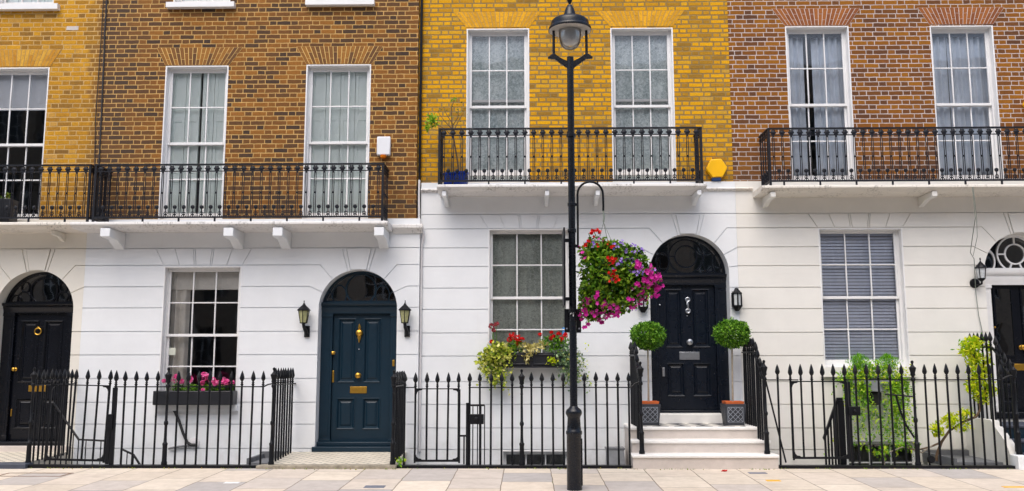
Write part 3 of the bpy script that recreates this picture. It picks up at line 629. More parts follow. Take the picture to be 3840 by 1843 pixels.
stucco_wall(HD, 3.237, 10.2, SC, 4.182, [(*DD, .56)], [(4.482, 5.765, 1.321, 3.440), (4.75, 5.83, -1.0, .245)], LC, (3.675,), 'creamD')
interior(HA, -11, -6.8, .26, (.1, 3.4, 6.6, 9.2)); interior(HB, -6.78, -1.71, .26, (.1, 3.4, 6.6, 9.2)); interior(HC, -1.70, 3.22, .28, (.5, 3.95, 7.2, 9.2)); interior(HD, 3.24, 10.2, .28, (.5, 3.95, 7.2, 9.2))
# keystones and cornices
for H, (cx, r, zs), ys, zt, m in ((HA, DA, SA, 3.152, 'creamA'), (HB, DB, SA, 3.152, 'white'), (HC, DC, SC, 3.678, 'white'), (HD, DD, SC, 3.675, 'creamD')):
    t0, t1 = sin(radians(11.2)) * (r + .012), math.tan(radians(11.2)) * (zt - zs)
    k = MB().prism([(cx - t0, zs + r * cos(radians(11.2)) + .016), (cx - t0 * .5, zs + r + .006), (cx + t0 * .5, zs + r + .006), (cx + t0, zs + r * cos(radians(11.2)) + .016), (cx + t1, zt - .012), (cx - t1, zt - .012)], ys - .012, ys + .003).build('keystone', m, H)
def cornice(H, x0, x1, ys, z0, z1, d, mat):
    h = z1 - z0
    MB().prismx([(ys, z0), (ys - d * .25, z0), (ys - d * .4, z0 + h * .25), (ys - d * .85, z0 + h * .5), (ys - d, z0 + h * .6), (ys - d, z1 - .008), (ys - d + .008, z1), (ys, z1 + .01)], x0, x1).build('cornice', mat, H)
cornice(HB, -2.055, -1.595, SA, 3.372, 3.50, .10, 'ledgeW')
cornice(HC, -1.637, -1.342, SC, 4.025, 4.075, .05, 'ledgeW'); cornice(HC, 2.692, 3.234, SC, 4.025, 4.075, .05, 'ledgeW'); cornice(HD, 3.238, 3.498, SC, 4.025, 4.075, .05, 'ledgeD')
# --- balcony floors and brackets
balcony_floor(HA, -11, -6.806, SA, .54, 3.425, 3.484, 'ledgeD'); balcony_floor(HB, -6.805, -2.06, SA, .54, 3.425, 3.484, 'ledgeW')
balcony_floor(HC, -1.338, 2.688, SC, .55, 3.985, 4.042, 'ledgeW'); balcony_floor(HD, 3.503, 10.2, SC, .55, 3.95, 4.006, 'ledgeD')
bracket(HA, -7.16, .05, SA, .34, 3.396, .07, 'creamA')
for x in (-6.275, -4.43, -3.695, -2.185): bracket(HB, x, .145, SA, .525, 3.396, .13, 'white')
for x in (-1.235, .31, 1.07, 2.585): bracket(HC, x, .062, SC, .50, 3.956, .08, 'white')
for x in (3.68, 6.07): bracket(HD, x, .075, SC, .50, 3.921, .08, 'creamD')
# --- windows
sash_window(HA, YA, -8.62, -7.592, 3.615, 6.074, cur_roller)
sash_window(HA, YA, -8.55, -7.6, 7.108, 8.9, cur_shutters(0), sill=(-8.66, -7.487, 7.015, 7.107, .09, 'wood'))
sash_window(HB, YA, -5.728, -4.722, 3.615, 6.084, cur_shutters(.035)); sash_window(HB, YA, -3.482, -2.453, 3.615, 6.09, cur_shutters(0))
sash_window(HB, YA, -5.66, -4.74, 7.115, 8.9, cur_shutters(0), sill=(-5.742, -4.649, 7.03, 7.114, .09, 'wood')); sash_window(HB, YA, -3.43, -2.50, 7.133, 8.9, cur_shutters(0), sill=(-3.51, -2.41, 7.05, 7.132, .09, 'wood'))
sash_window(HC, YC, -.945, .053, 4.19, 6.695, cur_flat('lace'), up=.11); sash_window(HC, YC, 1.347, 2.340, 4.19, 6.69, cur_flat('lace'), up=.11)
sash_window(HD, YC, 4.122, 5.126, 4.19, 6.697, cur_drapes(((-.04, .33), (.47, 1.04)))); sash_window(HD, YC, 6.405, 7.398, 4.19, 6.688, cur_drapes(((-.04, .33), (.35, 1.04))))
w = sash_window(HB, SA, -5.575, -4.375, .777, 2.872, cur_side, sill=(-5.60, -4.345, .69, .776, .09, 'white'), frame_w=.02)
plate(w, 'sticker', -5.50, -5.40, 1.52, 1.63, SA + .158, 'stickerw', .001)
w = sash_window(HC, SC, -.589, .668, 1.321, 3.450, cur_flat('net'), sill=(-.66, .74, 1.245, 1.32, .09, 'white'), frame_w=.01)
plate(w, 'sticker', .545, .625, 1.82, 1.935, SC + .158, 'sticker', .001)
sash_window(HD, SC, 4.482, 5.765, 1.321, 3.440, cur_venetian, sill=(4.42, 5.84, 1.18, 1.32, .07, 'creamD'), frame_w=.012, frame_wr=.04)
sash_window(HC, SC, -.383, .64, -1.0, .097, None, frame_w=.015); sash_window(HD, SC, 4.75, 5.83, -1.0, .245, None, frame_w=.015)
# --- doors
yA = SA + .27
dA = door_set(HA, *DA, .12, (-7.97, -7.14, .225, 2.15), yA, 'doorA', [(-7.885, -7.60, 1.10, 2.06), (-7.515, -7.225, 1.10, 2.06), (-7.885, -7.60, .40, .87), (-7.515, -7.225, .40, .87)], 'glossy black door with brass ring knocker', transom=(2.225, 2.325))
dB = door_set(HB, *DB, .06, (-3.0, -2.10, .215, 2.135), yA, 'doorB', [(-2.924, -2.64, 1.094, 2.085), (-2.524, -2.25, 1.094, 2.085), (-2.925, -2.639, .387, .867), (-2.526, -2.249, .387, .867)], 'dark teal door with brass fittings', transom=(2.205, 2.325))
yC = SC + .29
dC = door_set(HC, *DC, .48, (2.045, 2.925, .675, 2.60), yC, 'doorC', [(2.147, 2.415, 1.622, 2.535), (2.563, 2.847, 1.622, 2.535), (2.153, 2.436, .877, 1.394), (2.552, 2.845, .877, 1.394)], 'blue black door with chrome fittings', transom=(2.645, 2.757))
# the door at the right end: white frame, two long glass lights
dD = door_set(HD, *DD, .56, (7.175, 7.975, .66, 2.585), yC, 'doorA', [(7.25, 7.50, .78, 1.12), (7.65, 7.90, .78, 1.12)], 'black door with two long glass lights', 'wood', transom=(2.63, 2.815))
for xa, xb in ((7.245, 7.49), (7.66, 7.905)):
    g = MB(); g.box(xa, xb, yC - .006, yC - .0005, 1.50, 2.52); g.build('glass_light', 'glassdark', dD)
    f = MB(); o, i = [(xa - .025, 1.475), (xb + .025, 1.475), (xb + .025, 2.545), (xa - .025, 2.545)], [(xa, 1.5), (xb, 1.5), (xb, 2.52), (xa, 2.52)]
    f.ring(o, i, yC - .018, yC - .0005); f.build('glazing_bead', 'doorA', dD)
MB().box(7.13, 8.03, yC + .051, yC + .06, .66, 2.6).build('door_back', 'blackin', dD)
# thresholds
bevel(MB().box(-3.215, -1.95, SA - .03, SA + .32, .03, .155).build('threshold', 'doorB', HB), .008); bevel(MB().box(-3.19, -1.975, SA + .10, SA + .32, .1555, .214).build('threshold', 'doorB', HB), .008)
bevel(MB().box(-8.13, -6.96, SA + .05, SA + .32, .12, .223).build('threshold', 'doorA', HA), .008); bevel(MB().box(-8.62, -6.865, SA - .045, SA + .12, .05, .165).build('doorstep', 'stone', HA), .01)
bevel(MB().box(1.90, 3.08, yC - .06, yC + .1, .60, .672).build('threshold', 'doorC', HC), .006); bevel(MB().box(1.95, 2.94, SC - .05, yC - .0605, .48, .634).build('doorstep', 'stonetop', HC), .01)
bevel(MB().box(7.0, 8.15, SC - .03, yC + .1, .56, .655).build('threshold', 'doorA', HD), .008)
# --- fanlights
def fanlight(H, cx, r, zs, zb, y, mat, kind, gm='glassdark'):
    b = MB()
    h = math.sqrt(max(.001, 1)); n = 36
    o = arc(cx, zs, r + .03, 0, 180, n); i = arc(cx, zs, r - .035, 0, 180, n)
    for k in range(n): b.prism([o[k], o[k + 1], i[k + 1], i[k]], y - .03, y + .06)
    b.box(cx - r + .02, cx + r - .02, y - .02, y + .05, zb, zb + .03)
    y0, y1 = y - .016, y + .006; R_ = r - .035
    if kind == 'oval':
        c = (cx, zs + .32); fanlight_ring(b, *c, .245, y0, y1, .026)
        for s in (-1, 1):
            fanlight_ring(b, cx + s * .335, zs + .225, .115, y0 + .001, y1, .016, sx=1., sz=1.45)
            fanlight_ring(b, cx + s * .50, zs + .15, .085, y0 + .002, y1, .014, sx=.8, sz=1.7)
    elif kind == 'double':
        c = (cx + .0, zs + .285); fanlight_ring(b, *c, .18, y0, y1, .018); fanlight_ring(b, *c, .275, y0 + .001, y1, .018)
        for s in (-1, 1):
            b.prism([(c[0] + s * .18, c[1] - .006), (c[0] + s * .262, c[1] - .006), (c[0] + s * .262, c[1] + .006), (c[0] + s * .18, c[1] + .006)], y0, y1)
            fanlight_ring(b, cx + s * .36, zs + .2, .10, y0 + .002, y1, .013, sx=1., sz=1.7); fanlight_ring(b, cx + s * .475, zs + .17, .085, y0 + .003, y1, .013, sx=.9, sz=1.8)
    elif kind == 'scroll':
        fanlight_ring(b, cx, zs + .30, .22, y0, y1, .022)
        for s in (-1, 1):
            for q, (dx, dz, rr) in enumerate(((.31, .16, .11), (.44, .13, .09), (.30, .36, .07))): fanlight_ring(b, cx + s * dx, zs + dz, rr, y0 + .001 * q, y1, .014, sz=1.3)
    else:                                             # white concentric circles with side loops
        c = (cx + .02, zs + .30); w = .022
        fanlight_ring(b, *c, .165, y0, y1, w); fanlight_ring(b, *c, .285, y0 + .001, y1, w)
        for a in (90, 180, 0, 248, 292):
            d = (cos(radians(a)), sin(radians(a))); p = (-d[1] * .011, d[0] * .011)
            q = [(c[0] + d[0] * .16 + p[0], c[1] + d[1] * .16 + p[1]), (c[0] + d[0] * .272 + p[0], c[1] + d[1] * .272 + p[1]), (c[0] + d[0] * .272 - p[0], c[1] + d[1] * .272 - p[1]), (c[0] + d[0] * .16 - p[0], c[1] + d[1] * .16 - p[1])]
            b.prism(q, y0 + .0015, y1)
        for s in (-1, 1): fanlight_ring(b, cx + s * .385, zs + .19, .105, y0 + .002, y1, w, sx=.9, sz=1.7)
    f = b.build('fanlight', mat, H)
    poly = [(cx - r, zb), (cx + r, zb)] + arc(cx, zs, r, 0, 180, n)
    MB().prism(poly, y + .010, y + .016).build('fanlight_glass', gm, f, smooth=False)
fanlight(HA, *DA, 2.325, yA - .02, 'doorA', 'scroll'); fanlight(HB, *DB, 2.325, yA - .02, 'doorB', 'oval'); fanlight(HC, *DC, 2.757, yC - .02, 'doorC', 'double'); fanlight(HD, *DD, 2.815, yC - .02, 'wood', 'circles')
# --- door furniture
def ring_pts(cx, y, cz, r, n=20): return [(cx + r * cos(2 * pi * k / n), y, cz + r * sin(2 * pi * k / n)) for k in range(n)]
MB().tube(ring_pts(-7.60, yA - .028, 1.89, .050), .010, 8, True).ball((-7.60, yA - .02, 1.945), .022, 10).build('ring_knocker', 'brass', dA)
knob(dA, -7.925, yA, 1.305, .03, 'brass'); letterbox(dA, -7.70, -7.40, .965, 1.06, yA, 'brass'); plate(dA, 'lock_plate', -7.95, -7.932, .59, .70, yA, 'brass')
k = MB().lathe([(.012, 0), (.05, .0), (.058, .02), (.045, .045), (.012, .06)], -2.59, yA - .001, 1.855, 16, 'y')
k.prism([(-2.605, 1.91), (-2.575, 1.91), (-2.568, 1.95), (-2.59, 2.0), (-2.612, 1.95)], yA - .03, yA - .001).prism([(-2.62, 1.80), (-2.56, 1.80), (-2.575, 1.75), (-2.59, 1.70), (-2.605, 1.75)], yA - .03, yA - .001)
k.box(-2.64, -2.618, yA - .03, yA - .001, 1.84, 1.88).box(-2.562, -2.54, yA - .03, yA - .001, 1.84, 1.88); bevel(k.build('knocker', 'brass', dB), .004)
knob(dB, -2.592, yA, 1.205, .045, 'brass'); knob(dB, -2.985, yA, 1.55, .028, 'brass', 'lock'); plate(dB, 'lock_plate', -3.012 + .015, -2.968, 1.10, 1.28, yA, 'brass', .014)
letterbox(dB, -2.718, -2.458, .935, 1.035, yA, 'brass'); MB().ball((-2.592, yA - .004, 1.605), .009, 8).build('peephole', 'chrome', dB)
bevel(plate(HB, 'bell_push', -2.065, -2.03, 1.345, 1.44, yA - .05, 'brass', .015), .003)
k = MB().tube(ring_pts(2.503, yC - .025, 2.365, .030, 14), .012, 6, True).tube([(2.503, yC - .02, 2.34), (2.49, yC - .035, 2.30), (2.503, yC - .035, 2.26), (2.503, yC - .03, 2.225)], .015, 8).tube(ring_pts(2.503, yC - .03, 2.19, .030, 14), .012, 6, True).box(2.488, 2.518, yC - .02, yC - .001, 2.16, 2.40); k.build('knocker', 'chrome', dC)
knob(dC, 2.515, yC, 1.71, .05, 'chrome'); letterbox(dC, 2.355, 2.665, 1.44, 1.56, yC, 'chrome'); plate(dC, 'lock_plate', 2.085, 2.125, 1.185, 1.32, yC, 'chrome', .02)
MB().ball((2.49, yC - .004, 2.115), .010, 8).build('peephole', 'chrome', dC); MB().ball((2.07, yC - .004, 2.285), .016, 8).build('bell_push', 'chrome', dC)
knob(dD, 7.60, yC, 1.62, .042, 'brass'); letterbox(dD, 7.46, 7.69, 1.27, 1.37, yC, 'brass'); MB().ball((7.215, yC - .01, 1.93), .016, 8).build('lock', 'brass', dD)

# ================================================================== ENTRANCE STEPS
def steps(name, label, x0, x1, rows, zb, tread, riser, cheek=None, top=None):
    t = thing(name, label, 'steps', ((x0 + x1) / 2, -.8, 0))
    for i, (xa, xb, yf, yb, za, zt) in enumerate(rows):
        MB().box(xa + .015, xb - .015, yf + .022, yb, za, zt - .042).build('riser', riser, t)
        bevel(MB().box(xa, xb, yf, yb, zt - .0415, zt).build('tread', tread, t), .012, 3)
    return t
st = steps('entrance_steps', 'three pale stone steps up to the blue black door', 1.41, 3.36,
           [(1.405, 3.375, -1.43, -1.10, -.1, .165), (1.43, 3.345, -1.14, -.82, -.1, .332), (1.445, 3.245, -.86, SC - .0005, -.1, .494)], 0, 'stonetop', 'stone')
MB().box(1.60, 3.10, -.74, SC - .052, .4945, .499).build('chequered_landing', 'chk', st)
MB().box(1.45, 3.24, -1.10, SC - .01, -2.4, -.1005).build('landing_base', 'white', st)
st2 = steps('entrance_steps', 'dark blue steps with a white side wall at the far right door', 6.62, 8.6,
            [(6.64, 8.7, -1.43, -1.08, -.1, .17), (6.64, 8.7, -1.14, -.84, -.1, .34), (6.64, 8.7, -.86, SC - .0005, -.1, .52)], 0, 'bluetile', 'doorB')
MB().prismx([(SC - .001, -2.4), (SC - .001, .585), (-.78, .585), (-.84, .53), (-1.0, .42), (-1.16, .30), (-1.235, .16), (-1.235, -2.4)], 6.53, 6.6395).build('side_wall', 'creamD', st2)
bevel(MB().box(6.52, 6.80, -1.46, -1.24, -.1, .16).build('end_block', 'white', st2), .01)

# ================================================================== OPPOSITE SIDE OF THE STREET (behind the camera; the window panes mirror it)
OPP = thing('terraced_house', 'long brown brick terrace across the street, seen only mirrored in the window panes', 'house', (0, -24, 0))
hs = [(-38 + 2.35 * i + .6, -38 + 2.35 * i + 1.75, z0, z1) for i in range(32) for z0, z1 in ((.9, 3.), (4.2, 6.7), (7.8, 9.7), (10.9, 12.7))]
ow = holed_wall(-38, 38, -.3, 14.5, -24.4, -24.0, hs); ow.build('brick_wall', plain('pale_street_brick', srgb(166, 150, 132), .9, var=.25), OPP, smooth=False)
b = MB()
for i in range(32): b.box(-38 + 2.35 * i, -38 + 2.35 * i + .58, -24.0, -23.96, -.3, 3.7)
b.build('stucco_wall', plain('opposite_stucco', srgb(238, 226, 206), .7), OPP, smooth=False)
b = MB()
for h in hs: b.box(h[0], h[1], -24.3, -24.28, h[2], h[3])
b.build('window_panes', plain('dark_panes', (.02, .022, .025, 1), .1), OPP, smooth=False)
b = MB()
for h in hs:
    for u in (0, .33, .67, 1): x = h[0] + (h[1] - h[0]) * u; b.box(x - .02, x + .02, -24.2799, -24.25, h[2], h[3])
    for u in (.01, .25, .5, .75, .99): z = h[2] + (h[3] - h[2]) * u; b.box(h[0], h[1], -24.2795, -24.252, z - .015, z + .015)
b.build('window_bars', 'wood', OPP, smooth=False)

# ================================================================== BALCONY RAILINGS
def bal_mesh(h2, h1):
    """one baluster: rosette under the top rail, twin stems tied by a bead"""
    b = MB(); zc = (h2 + h1) / 2 - .004; r = .036
    b.lathe([(.012, -.012), (r, -.009), (r, .006), (r * .6, .012), (.010, .016)], 0, 0, zc, 10, 'y')
    for k in range(6):
        a = 2 * pi * k / 6; b.ball((.031 * cos(a), 0, zc + .031 * sin(a)), .0165, 6, sy=.7)
    b.prism([(-.02, zc - .03), (.02, zc - .03), (.012, h2 - .03), (-.012, h2 - .03)], -.006, .006)
    for s in (-1, 1): b.tube([(s * .011, 0, h2 - .02), (s * .0135, 0, h2 * .75), (s * .012, 0, h2 * .52), (s * .0135, 0, h2 * .25), (s * .012, 0, 0)], .0065, 5)
    b.lathe([(.006, -.014), (.016, -.006), (.016, .006), (.006, .014)], 0, 0, h2 * .53, 8)
    return mesh_of(b, 'baluster', 'balc')
def fin_mesh():
    b = MB()
    b.ball((0, 0, .155), .033, 8, sy=.7).tube([(0, 0, .14), (0, 0, 0)], .008, 5)
    for s in (-1, 1): b.tube([(0, 0, .085), (s * .018, 0, .078), (s * .026, 0, .058), (s * .018, 0, .042), (s * .006, 0, .05)], .0065, 5).tube([(0, 0, .04), (s * .024, 0, .034), (s * .032, 0, .012), (s * .03, 0, 0)], .0065, 5)
    return mesh_of(b, 'finial', 'balc')
FIN = fin_mesh(); FOOT = mesh_of(MB().box(-.012, .012, -.010, .010, -.066, -.0125), 'rail_foot', 'balc')
BAL = {k: bal_mesh(*k) for k in ((.70, .79),)}
def balcony_rail(label, x0, x1, yf, yw, zb, left, right, pitch=.1357, zs=1.0):
    t = thing('balcony_railing', label, 'railing', ((x0 + x1) / 2, yf, zb), 'cast iron balcony railings')
    h2, h1 = .70, .79
    top = MB().box(x0 - .015, x1 + .015, yf - .02, yf + .02, zb + h1, zb + h1 + .022); mid = MB().box(x0, x1, yf - .009, yf + .009, zb + h2 - .006, zb + h2 + .007); low = MB().box(x0, x1, yf - .014, yf + .014, zb - .012, zb + .012)
    for x, on in ((x0, left), (x1, right)):
        if on:
            top.box(x - .02, x + .02, yf + .0201, yw, zb + h1, zb + h1 + .0215); mid.box(x - .009, x + .009, yf + .0091, yw, zb + h2 - .006, zb + h2 + .007); low.box(x - .014, x + .014, yf + .0141, yw, zb - .012, zb + .012)
            MB().box(x - .016, x + .016, yf - .016, yf + .016, zb - .065, zb + h1 - .0005).build('corner_post', 'balc', t)
            n = 4
            for k in range(1, n + 1):
                inst('baluster', BAL[(h2, h1)], t, (x, yf + (yw - yf) * (k - .3) / n, zb), pi / 2)
                if k < n: inst('finial', FIN, t, (x, yf + (yw - yf) * (k + .2) / n, zb), pi / 2)
    n = round((x1 - x0) / pitch); p = (x1 - x0) / n
    lg = MB()
    for k in range(n):
        x = x0 + p * (k + .5)
        inst('baluster', BAL[(h2, h1)], t, (x, yf, zb))
        if k: inst('finial', FIN, t, (x0 + p * k, yf, zb))
        if k % 4 == 1: inst('rail_foot', FOOT, t, (x, yf, zb))
    top.build('top_rail', 'balc', t); mid.build('middle_rail', 'balc', t); low.build('bottom_rail', 'balc', t)
    return t
balcony_rail('black balcony railing across the leftmost yellow brick house', -8.74, -6.557, -.63, SA - .001, 3.552, True, True)
balcony_rail('long black balcony railing across the brown brick house', -6.47, -2.145, -.63, SA - .001, 3.552, True, True)
balcony_rail('black balcony railing on the bright yellow house with blue pots behind it', -1.31, 2.625, -.56, SC - .001, 4.098, True, True)
balcony_rail('black balcony railing across the orange brown brick house', 3.64, 8.6, -.56, SC - .001, 4.076, True, True)

# ================================================================== AREA RAILINGS
def bar_mesh(h, rail):
    """spear-headed bar from its foot up to the point, collar at the rail"""
    b = MB(); r = .0142
    b.lathe([(r, 0), (r, rail + .02), (.021, rail + .028), (.021, rail + .036), (.014, rail + .042), (.014, rail + .052), (.020, rail + .058), (.014, rail + .066), (.012, rail + .078)], n=8)
    z = rail + .076; H_ = h - z
    b.lathe([(.012, z), (.023, z + H_ * .10), (.033, z + H_ * .26), (.030, z + H_ * .40), (.018, z + H_ * .72), (.002, z + H_)], n=6)
    return mesh_of(b, 'spear_bar', 'iron')
BARS = {}
def bar(t, x, y, z0, ztip, zrail):
    k = (round(ztip - z0, 2), round(zrail - z0, 2))
    if k not in BARS: BARS[k] = bar_mesh(*k)
    o = inst('spear_bar', BARS[k], t, (x, y, z0), rnd.uniform(0, 1)); o.rotation_euler[1] = rnd.gauss(0, .003); return o
def post(t, x, y, z0, ztop, zrail):
    h = ztop - z0; rl = zrail - z0
    b = MB().lathe([(.040, 0), (.040, .03), (.033, .05), (.031, .25), (.036, .27), (.036, .285), (.024, .30), (.020, .36), (.0185, h * .40), (.027, h * .41), (.030, h * .425), (.027, h * .44), (.019, h * .45), (.0165, rl - .10),
                      (.021, rl - .09), (.017, rl - .08), (.017, rl - .02), (.030, rl), (.030, rl + .02), (.018, rl + .04), (.020, h - .215), (.034, h - .20), (.030, h - .17), (.045, h - .115), (.047, h - .10), (.030, h - .085), (.014, h - .06), (.013, h - .045), (.020, h - .03), (.019, h - .012), (.004, h)], x, y, z0, 12)
    return b.build('post', 'iron', t)
RAILG = 'spear topped area railings'
F = -1.30
def front(label, x0, x1, xs, posts, zrail, ztip, plinth=True, swoop=None):
    t = thing('area_railing', label, 'railing', ((x0 + x1) / 2, F, 0), RAILG)
    for x in xs: bar(t, x, F, .02, ztip + rnd.uniform(-.006, .006), zrail)
    for x in posts: post(t, x, F, .02, ztip + .045, zrail)
    return t
# brown house: front run, gate, returns
t = front('long spear topped railing under the pink flower box', -5.68, -3.49, (-5.551, -5.399, -5.253, -5.103, -4.812, -4.673, -4.525, -4.378, -4.227, -4.075, -3.927, -3.781, -3.638), (-4.957, -3.49), 1.07, 1.29)
MB().box(-5.70, -3.66, F - .019, F + .019, 1.064, 1.078).tube([(-3.67, F, 1.071), (-3.62, F, 1.075), (-3.57, F, 1.10), (-3.50, F, 1.115)], .011, 6).build('rail', 'iron', t)
MB().box(-6.86, -3.662, F - .075, F + .055, -.06, .0195).build('plinth', 'iron', t)
bar(t, -5.68, F, .02, 1.30, 1.07); MB().box(-5.715, -5.655, F - .014, F + .014, .02, 1.06).build('lock_stile', 'iron', t)
def gate(label, x0, x1, zb, zrail, ztip, xs, lean=0., lock=None):
    g = thing('railing_gate', label, 'gate', (x1, F, 0), 'iron gates in the area railings')
    zt = zrail
    f = MB().box(x0, x1, F - .017, F + .017, zt - .007, zt + .007).box(x0, x1, F - .015, F + .015, zb - .014, zb + .014)
    for x, s in ((x0, 1), (x1, -1)):
        f.box(x - .012, x + .012, F - .0115, F + .0115, zb - .03, zt - .0072)
        for z, q in ((zb + .0142, 1), (zt - .0072, -1)):
            f.prism([(x + s * .0122, z), (x + s * .095, z), (x + s * .085, z + q * .012), (x + s * .045, z + q * .018), (x + s * .024, z + q * .04), (x + s * .0122, z + q * .075)], F - .012, F + .012)
    f.build('gate_frame', 'iron', g)
    for x in xs: bar(g, x, F, zb, ztip, zrail)
    if lock:
        k = MB().box(lock[0], lock[1], F - .04, F + .04, lock[2], lock[3]).lathe([(.022, 0), (.022, .02), (.012, .03)], (lock[0] + lock[1]) / 2, F - .04, (lock[2] + lock[3]) / 2, 12, 'y')
        bevel(k.build('lock_box', 'iron', g), .005)
    g.rotation_euler[1] = lean; return g
g = gate('sagging iron gate beside the black door, left of the pink flowers', -6.60, -5.79, .075, 1.085, 1.30, (-6.60, -6.43, -6.27, -6.10, -5.945, -5.79), lean=.022)
g.location.x = -5.79; g.location.z = .0
MB().box(-5.772, -5.700, F - .03, F + .03, .50, .70).build('latch', 'iron', g)
MB().box(-5.765, -5.725, F - .02, F + .02, .03, .66).build('latch_stile', 'iron', g)
def ret(label, x, ys, zrail, ztip, z0=.03, post_y=F, ptop=1.34):
    t = thing('area_railing', label, 'railing', (x, (ys[0] + ys[-1]) / 2, 0), RAILG)
    for y in ys: bar(t, x, y, z0, ztip, zrail)
    if post_y is not None: post(t, x, post_y, .03, ptop, zrail)
    MB().box(x - .016, x + .016, F + .03, SA - .002, zrail - .006, zrail + .008).build('rail', 'iron', t)
    return t
yy = lambda n, a=-1.18, c=-.26: [a + (c - a) * i / (n - 1) for i in range(n)]
ret('short railing running back along the right of the leftmost tiled path', -6.83, yy(9), 1.09, 1.31, .05)
ret('short railing running back along the left side of the teal door path', -3.50, yy(8), 1.09, 1.335, .04, None)
ret('short railing running back along the right side of the teal door path', -1.83, yy(8), 1.07, 1.28, .04, F, 1.30)
# yellow house: front run and gate
t = front('spear topped railing under the ivy flower box, behind the lamp post', -.79, 1.40, (-.643, -.497, -.35, -.203, .060, .204, .353, .496, .643, .791, .943, 1.092, 1.24, 1.389), (-.073,), 1.058, 1.262)
MB().box(-.80, 1.40, F - .019, F + .019, 1.051, 1.065).tube([(1.39, F, 1.058), (1.44, F, 1.07), (1.48, F, 1.11), (1.53, F, 1.13)], .011, 6).build('rail', 'iron', t)
MB().box(-1.763, 1.403, F - .07, F + .055, -.06, .0195).build('plinth', 'iron', t)
bar(t, -.787, F, .02, 1.262, 1.058); MB().box(-.835, -.80, F - .013, F + .013, .02, .85).build('lock_stile', 'iron', t)
k = MB().box(-.79, -.59, F - .045, F - .0135, .565, .70).lathe([(.03, 0), (.03, .012), (.015, .02)], -.69, F - .045, .635, 12, 'y'); bevel(k.build('lock_box', 'iron', t), .005)
t2 = t; bar(t, -1.676, F, .02, 1.262, 1.058); MB().box(-1.80, -1.545, F - .016, F + .016, 1.051, 1.065).build('rail', 'iron', t)
g = gate('iron gate with square latch plate right of the teal door path', -1.53, -.925, .075, 1.040, 1.262, (-1.53, -1.372, -1.231, -1.086, -.937))
MB().box(-.925, -.81, F - .011, F + .011, .395, .42).box(-.87, -.85, F - .0105, F + .0105, .03, .395).build('latch_bar', 'iron', g)
# railings of the pale steps: level at the back, sweeping down to the front post
def step_ret(label, x, zr_b, zt_b, zr_f, ptop, zland, yfront=F, scroll=0.):
    t = thing('area_railing', label, 'railing', (x, -.7, zland), RAILG)
    post(t, x, yfront, .17, ptop, zr_f)
    path = []
    def zr(y):
        if y > -.72: return zr_b
        u = min(1, (-.72 - y) / (-.72 - yfront)); return zr_b + (zr_f - zr_b) * (u * u * (3 - 2 * u))
    ys = [-.10 - (yfront + .10) * -1 * i / 24 for i in range(25)]
    b = MB()
    for a, c in zip(ys, ys[1:]):
        b.prismx([(a, zr(a) - .012), (a, zr(a) + .012), (c, zr(c) + .012), (c, zr(c) - .012)], x - .017, x + .017)
    b.build('handrail', 'iron', t)
    y = -.16
    while y > yfront + .05:
        zf = zland if y > -.84 else (zland - .163 if y > -1.12 else zland - .33)
        bar(t, x, y, zf, zr(y) + zt_b - zr_b, zr(y)); y -= .118
    return t
step_ret('railing sweeping down the left side of the pale entrance steps', 1.555, 1.50, 1.70, 1.10, 1.41, .494)
step_ret('railing sweeping down the right side of the pale entrance steps', 3.245, 1.545, 1.755, 1.16, 1.43, .494)
# orange brown house
t = front('spear topped railing in front of the hanging creeper trough', 4.48, 6.62, (4.636, 4.791, 4.949, 5.110, 5.417, 5.564, 5.719, 5.871, 6.018, 6.160, 6.306, 6.45, 6.595), (5.262,), 1.152, 1.375)
MB().box(4.34, 6.40, F - .019, F + .019, 1.150, 1.164).tube([(6.39, F, 1.157), (6.46, F, 1.16), (6.52, F, 1.195), (6.61, F, 1.22)], .011, 6).build('rail', 'iron', t)
MB().box(3.38, 6.515, F - .075, F + .055, -.06, .0195).build('plinth', 'iron', t)
bar(t, 3.421, F, .02, 1.375, 1.152); bar(t, 4.48, F, .02, 1.375, 1.152); MB().box(3.25, 3.70, F - .018, F + .018, 1.150, 1.164).tube([(3.27, F + .03, 1.14), (3.50, F + .03, .05)], .012, 6).build('stay', 'iron', t)
MB().box(4.372, 4.402, F - .012, F + .012, .02, 1.13).build('lock_stile', 'iron', t)
gate('wide iron gate with lock box left of the hanging creeper', 3.60, 4.352, .115, 1.135, 1.375, (3.596, 3.738, 3.886, 4.034, 4.181, 4.334), lock=(4.357, 4.515, .68, .80))
MB().tube([(5.25, F + .02, .93), (5.05, F + .1, .95), (4.93, F + .16, .955)], .013, 6).tube([(5.06, F + .1, .94), (5.10, F + .1, .75), (5.16, F + .08, .55), (5.25, F + .04, .38)], .014, 6).build('stay', 'iron', t)
step_ret('railing sweeping down beside the far right dark blue steps', 6.625, 1.61, 1.83, 1.20, 1.39, .52)
# stair rails down in the areas
def stair_rail(label, pts, n, zb):
    t = thing('stair_railing', label, 'railing', pts[0], 'railings of the basement stairs')
    MB().tube(pts, .016, 6).build('handrail', 'iron', t)
    for i in range(len(pts) - 1):
        a, c = Vector(pts[i]), Vector(pts[i + 1]); m = max(2, round((c - a).length / .12))
        for k in range(m + (i == len(pts) - 2)):
            p = a.lerp(c, k / m); MB().tube([(p.x, p.y, p.z), (p.x, p.y, p.z - zb)], .008, 5).build('baluster', 'iron', t)
    return t
stair_rail('thin handrail slanting down into the area beside the leftmost black door', [(-6.80, -.8, .83), (-6.40, -.8, .316), (-5.97, -.8, .296)], 6, .9)
stair_rail('short handrail end sloping into the area left of the pink flower box', [(-5.92, -.5, .16), (-5.73, -.5, .075), (-5.5, -.5, -.25)], 3, .8)
stair_rail('small landing rail behind the iron gate latch plate', [(-.83, -.9, .80), (-.70, -.9, .80), (-.60, -.9, .80)], 3, 1.2)
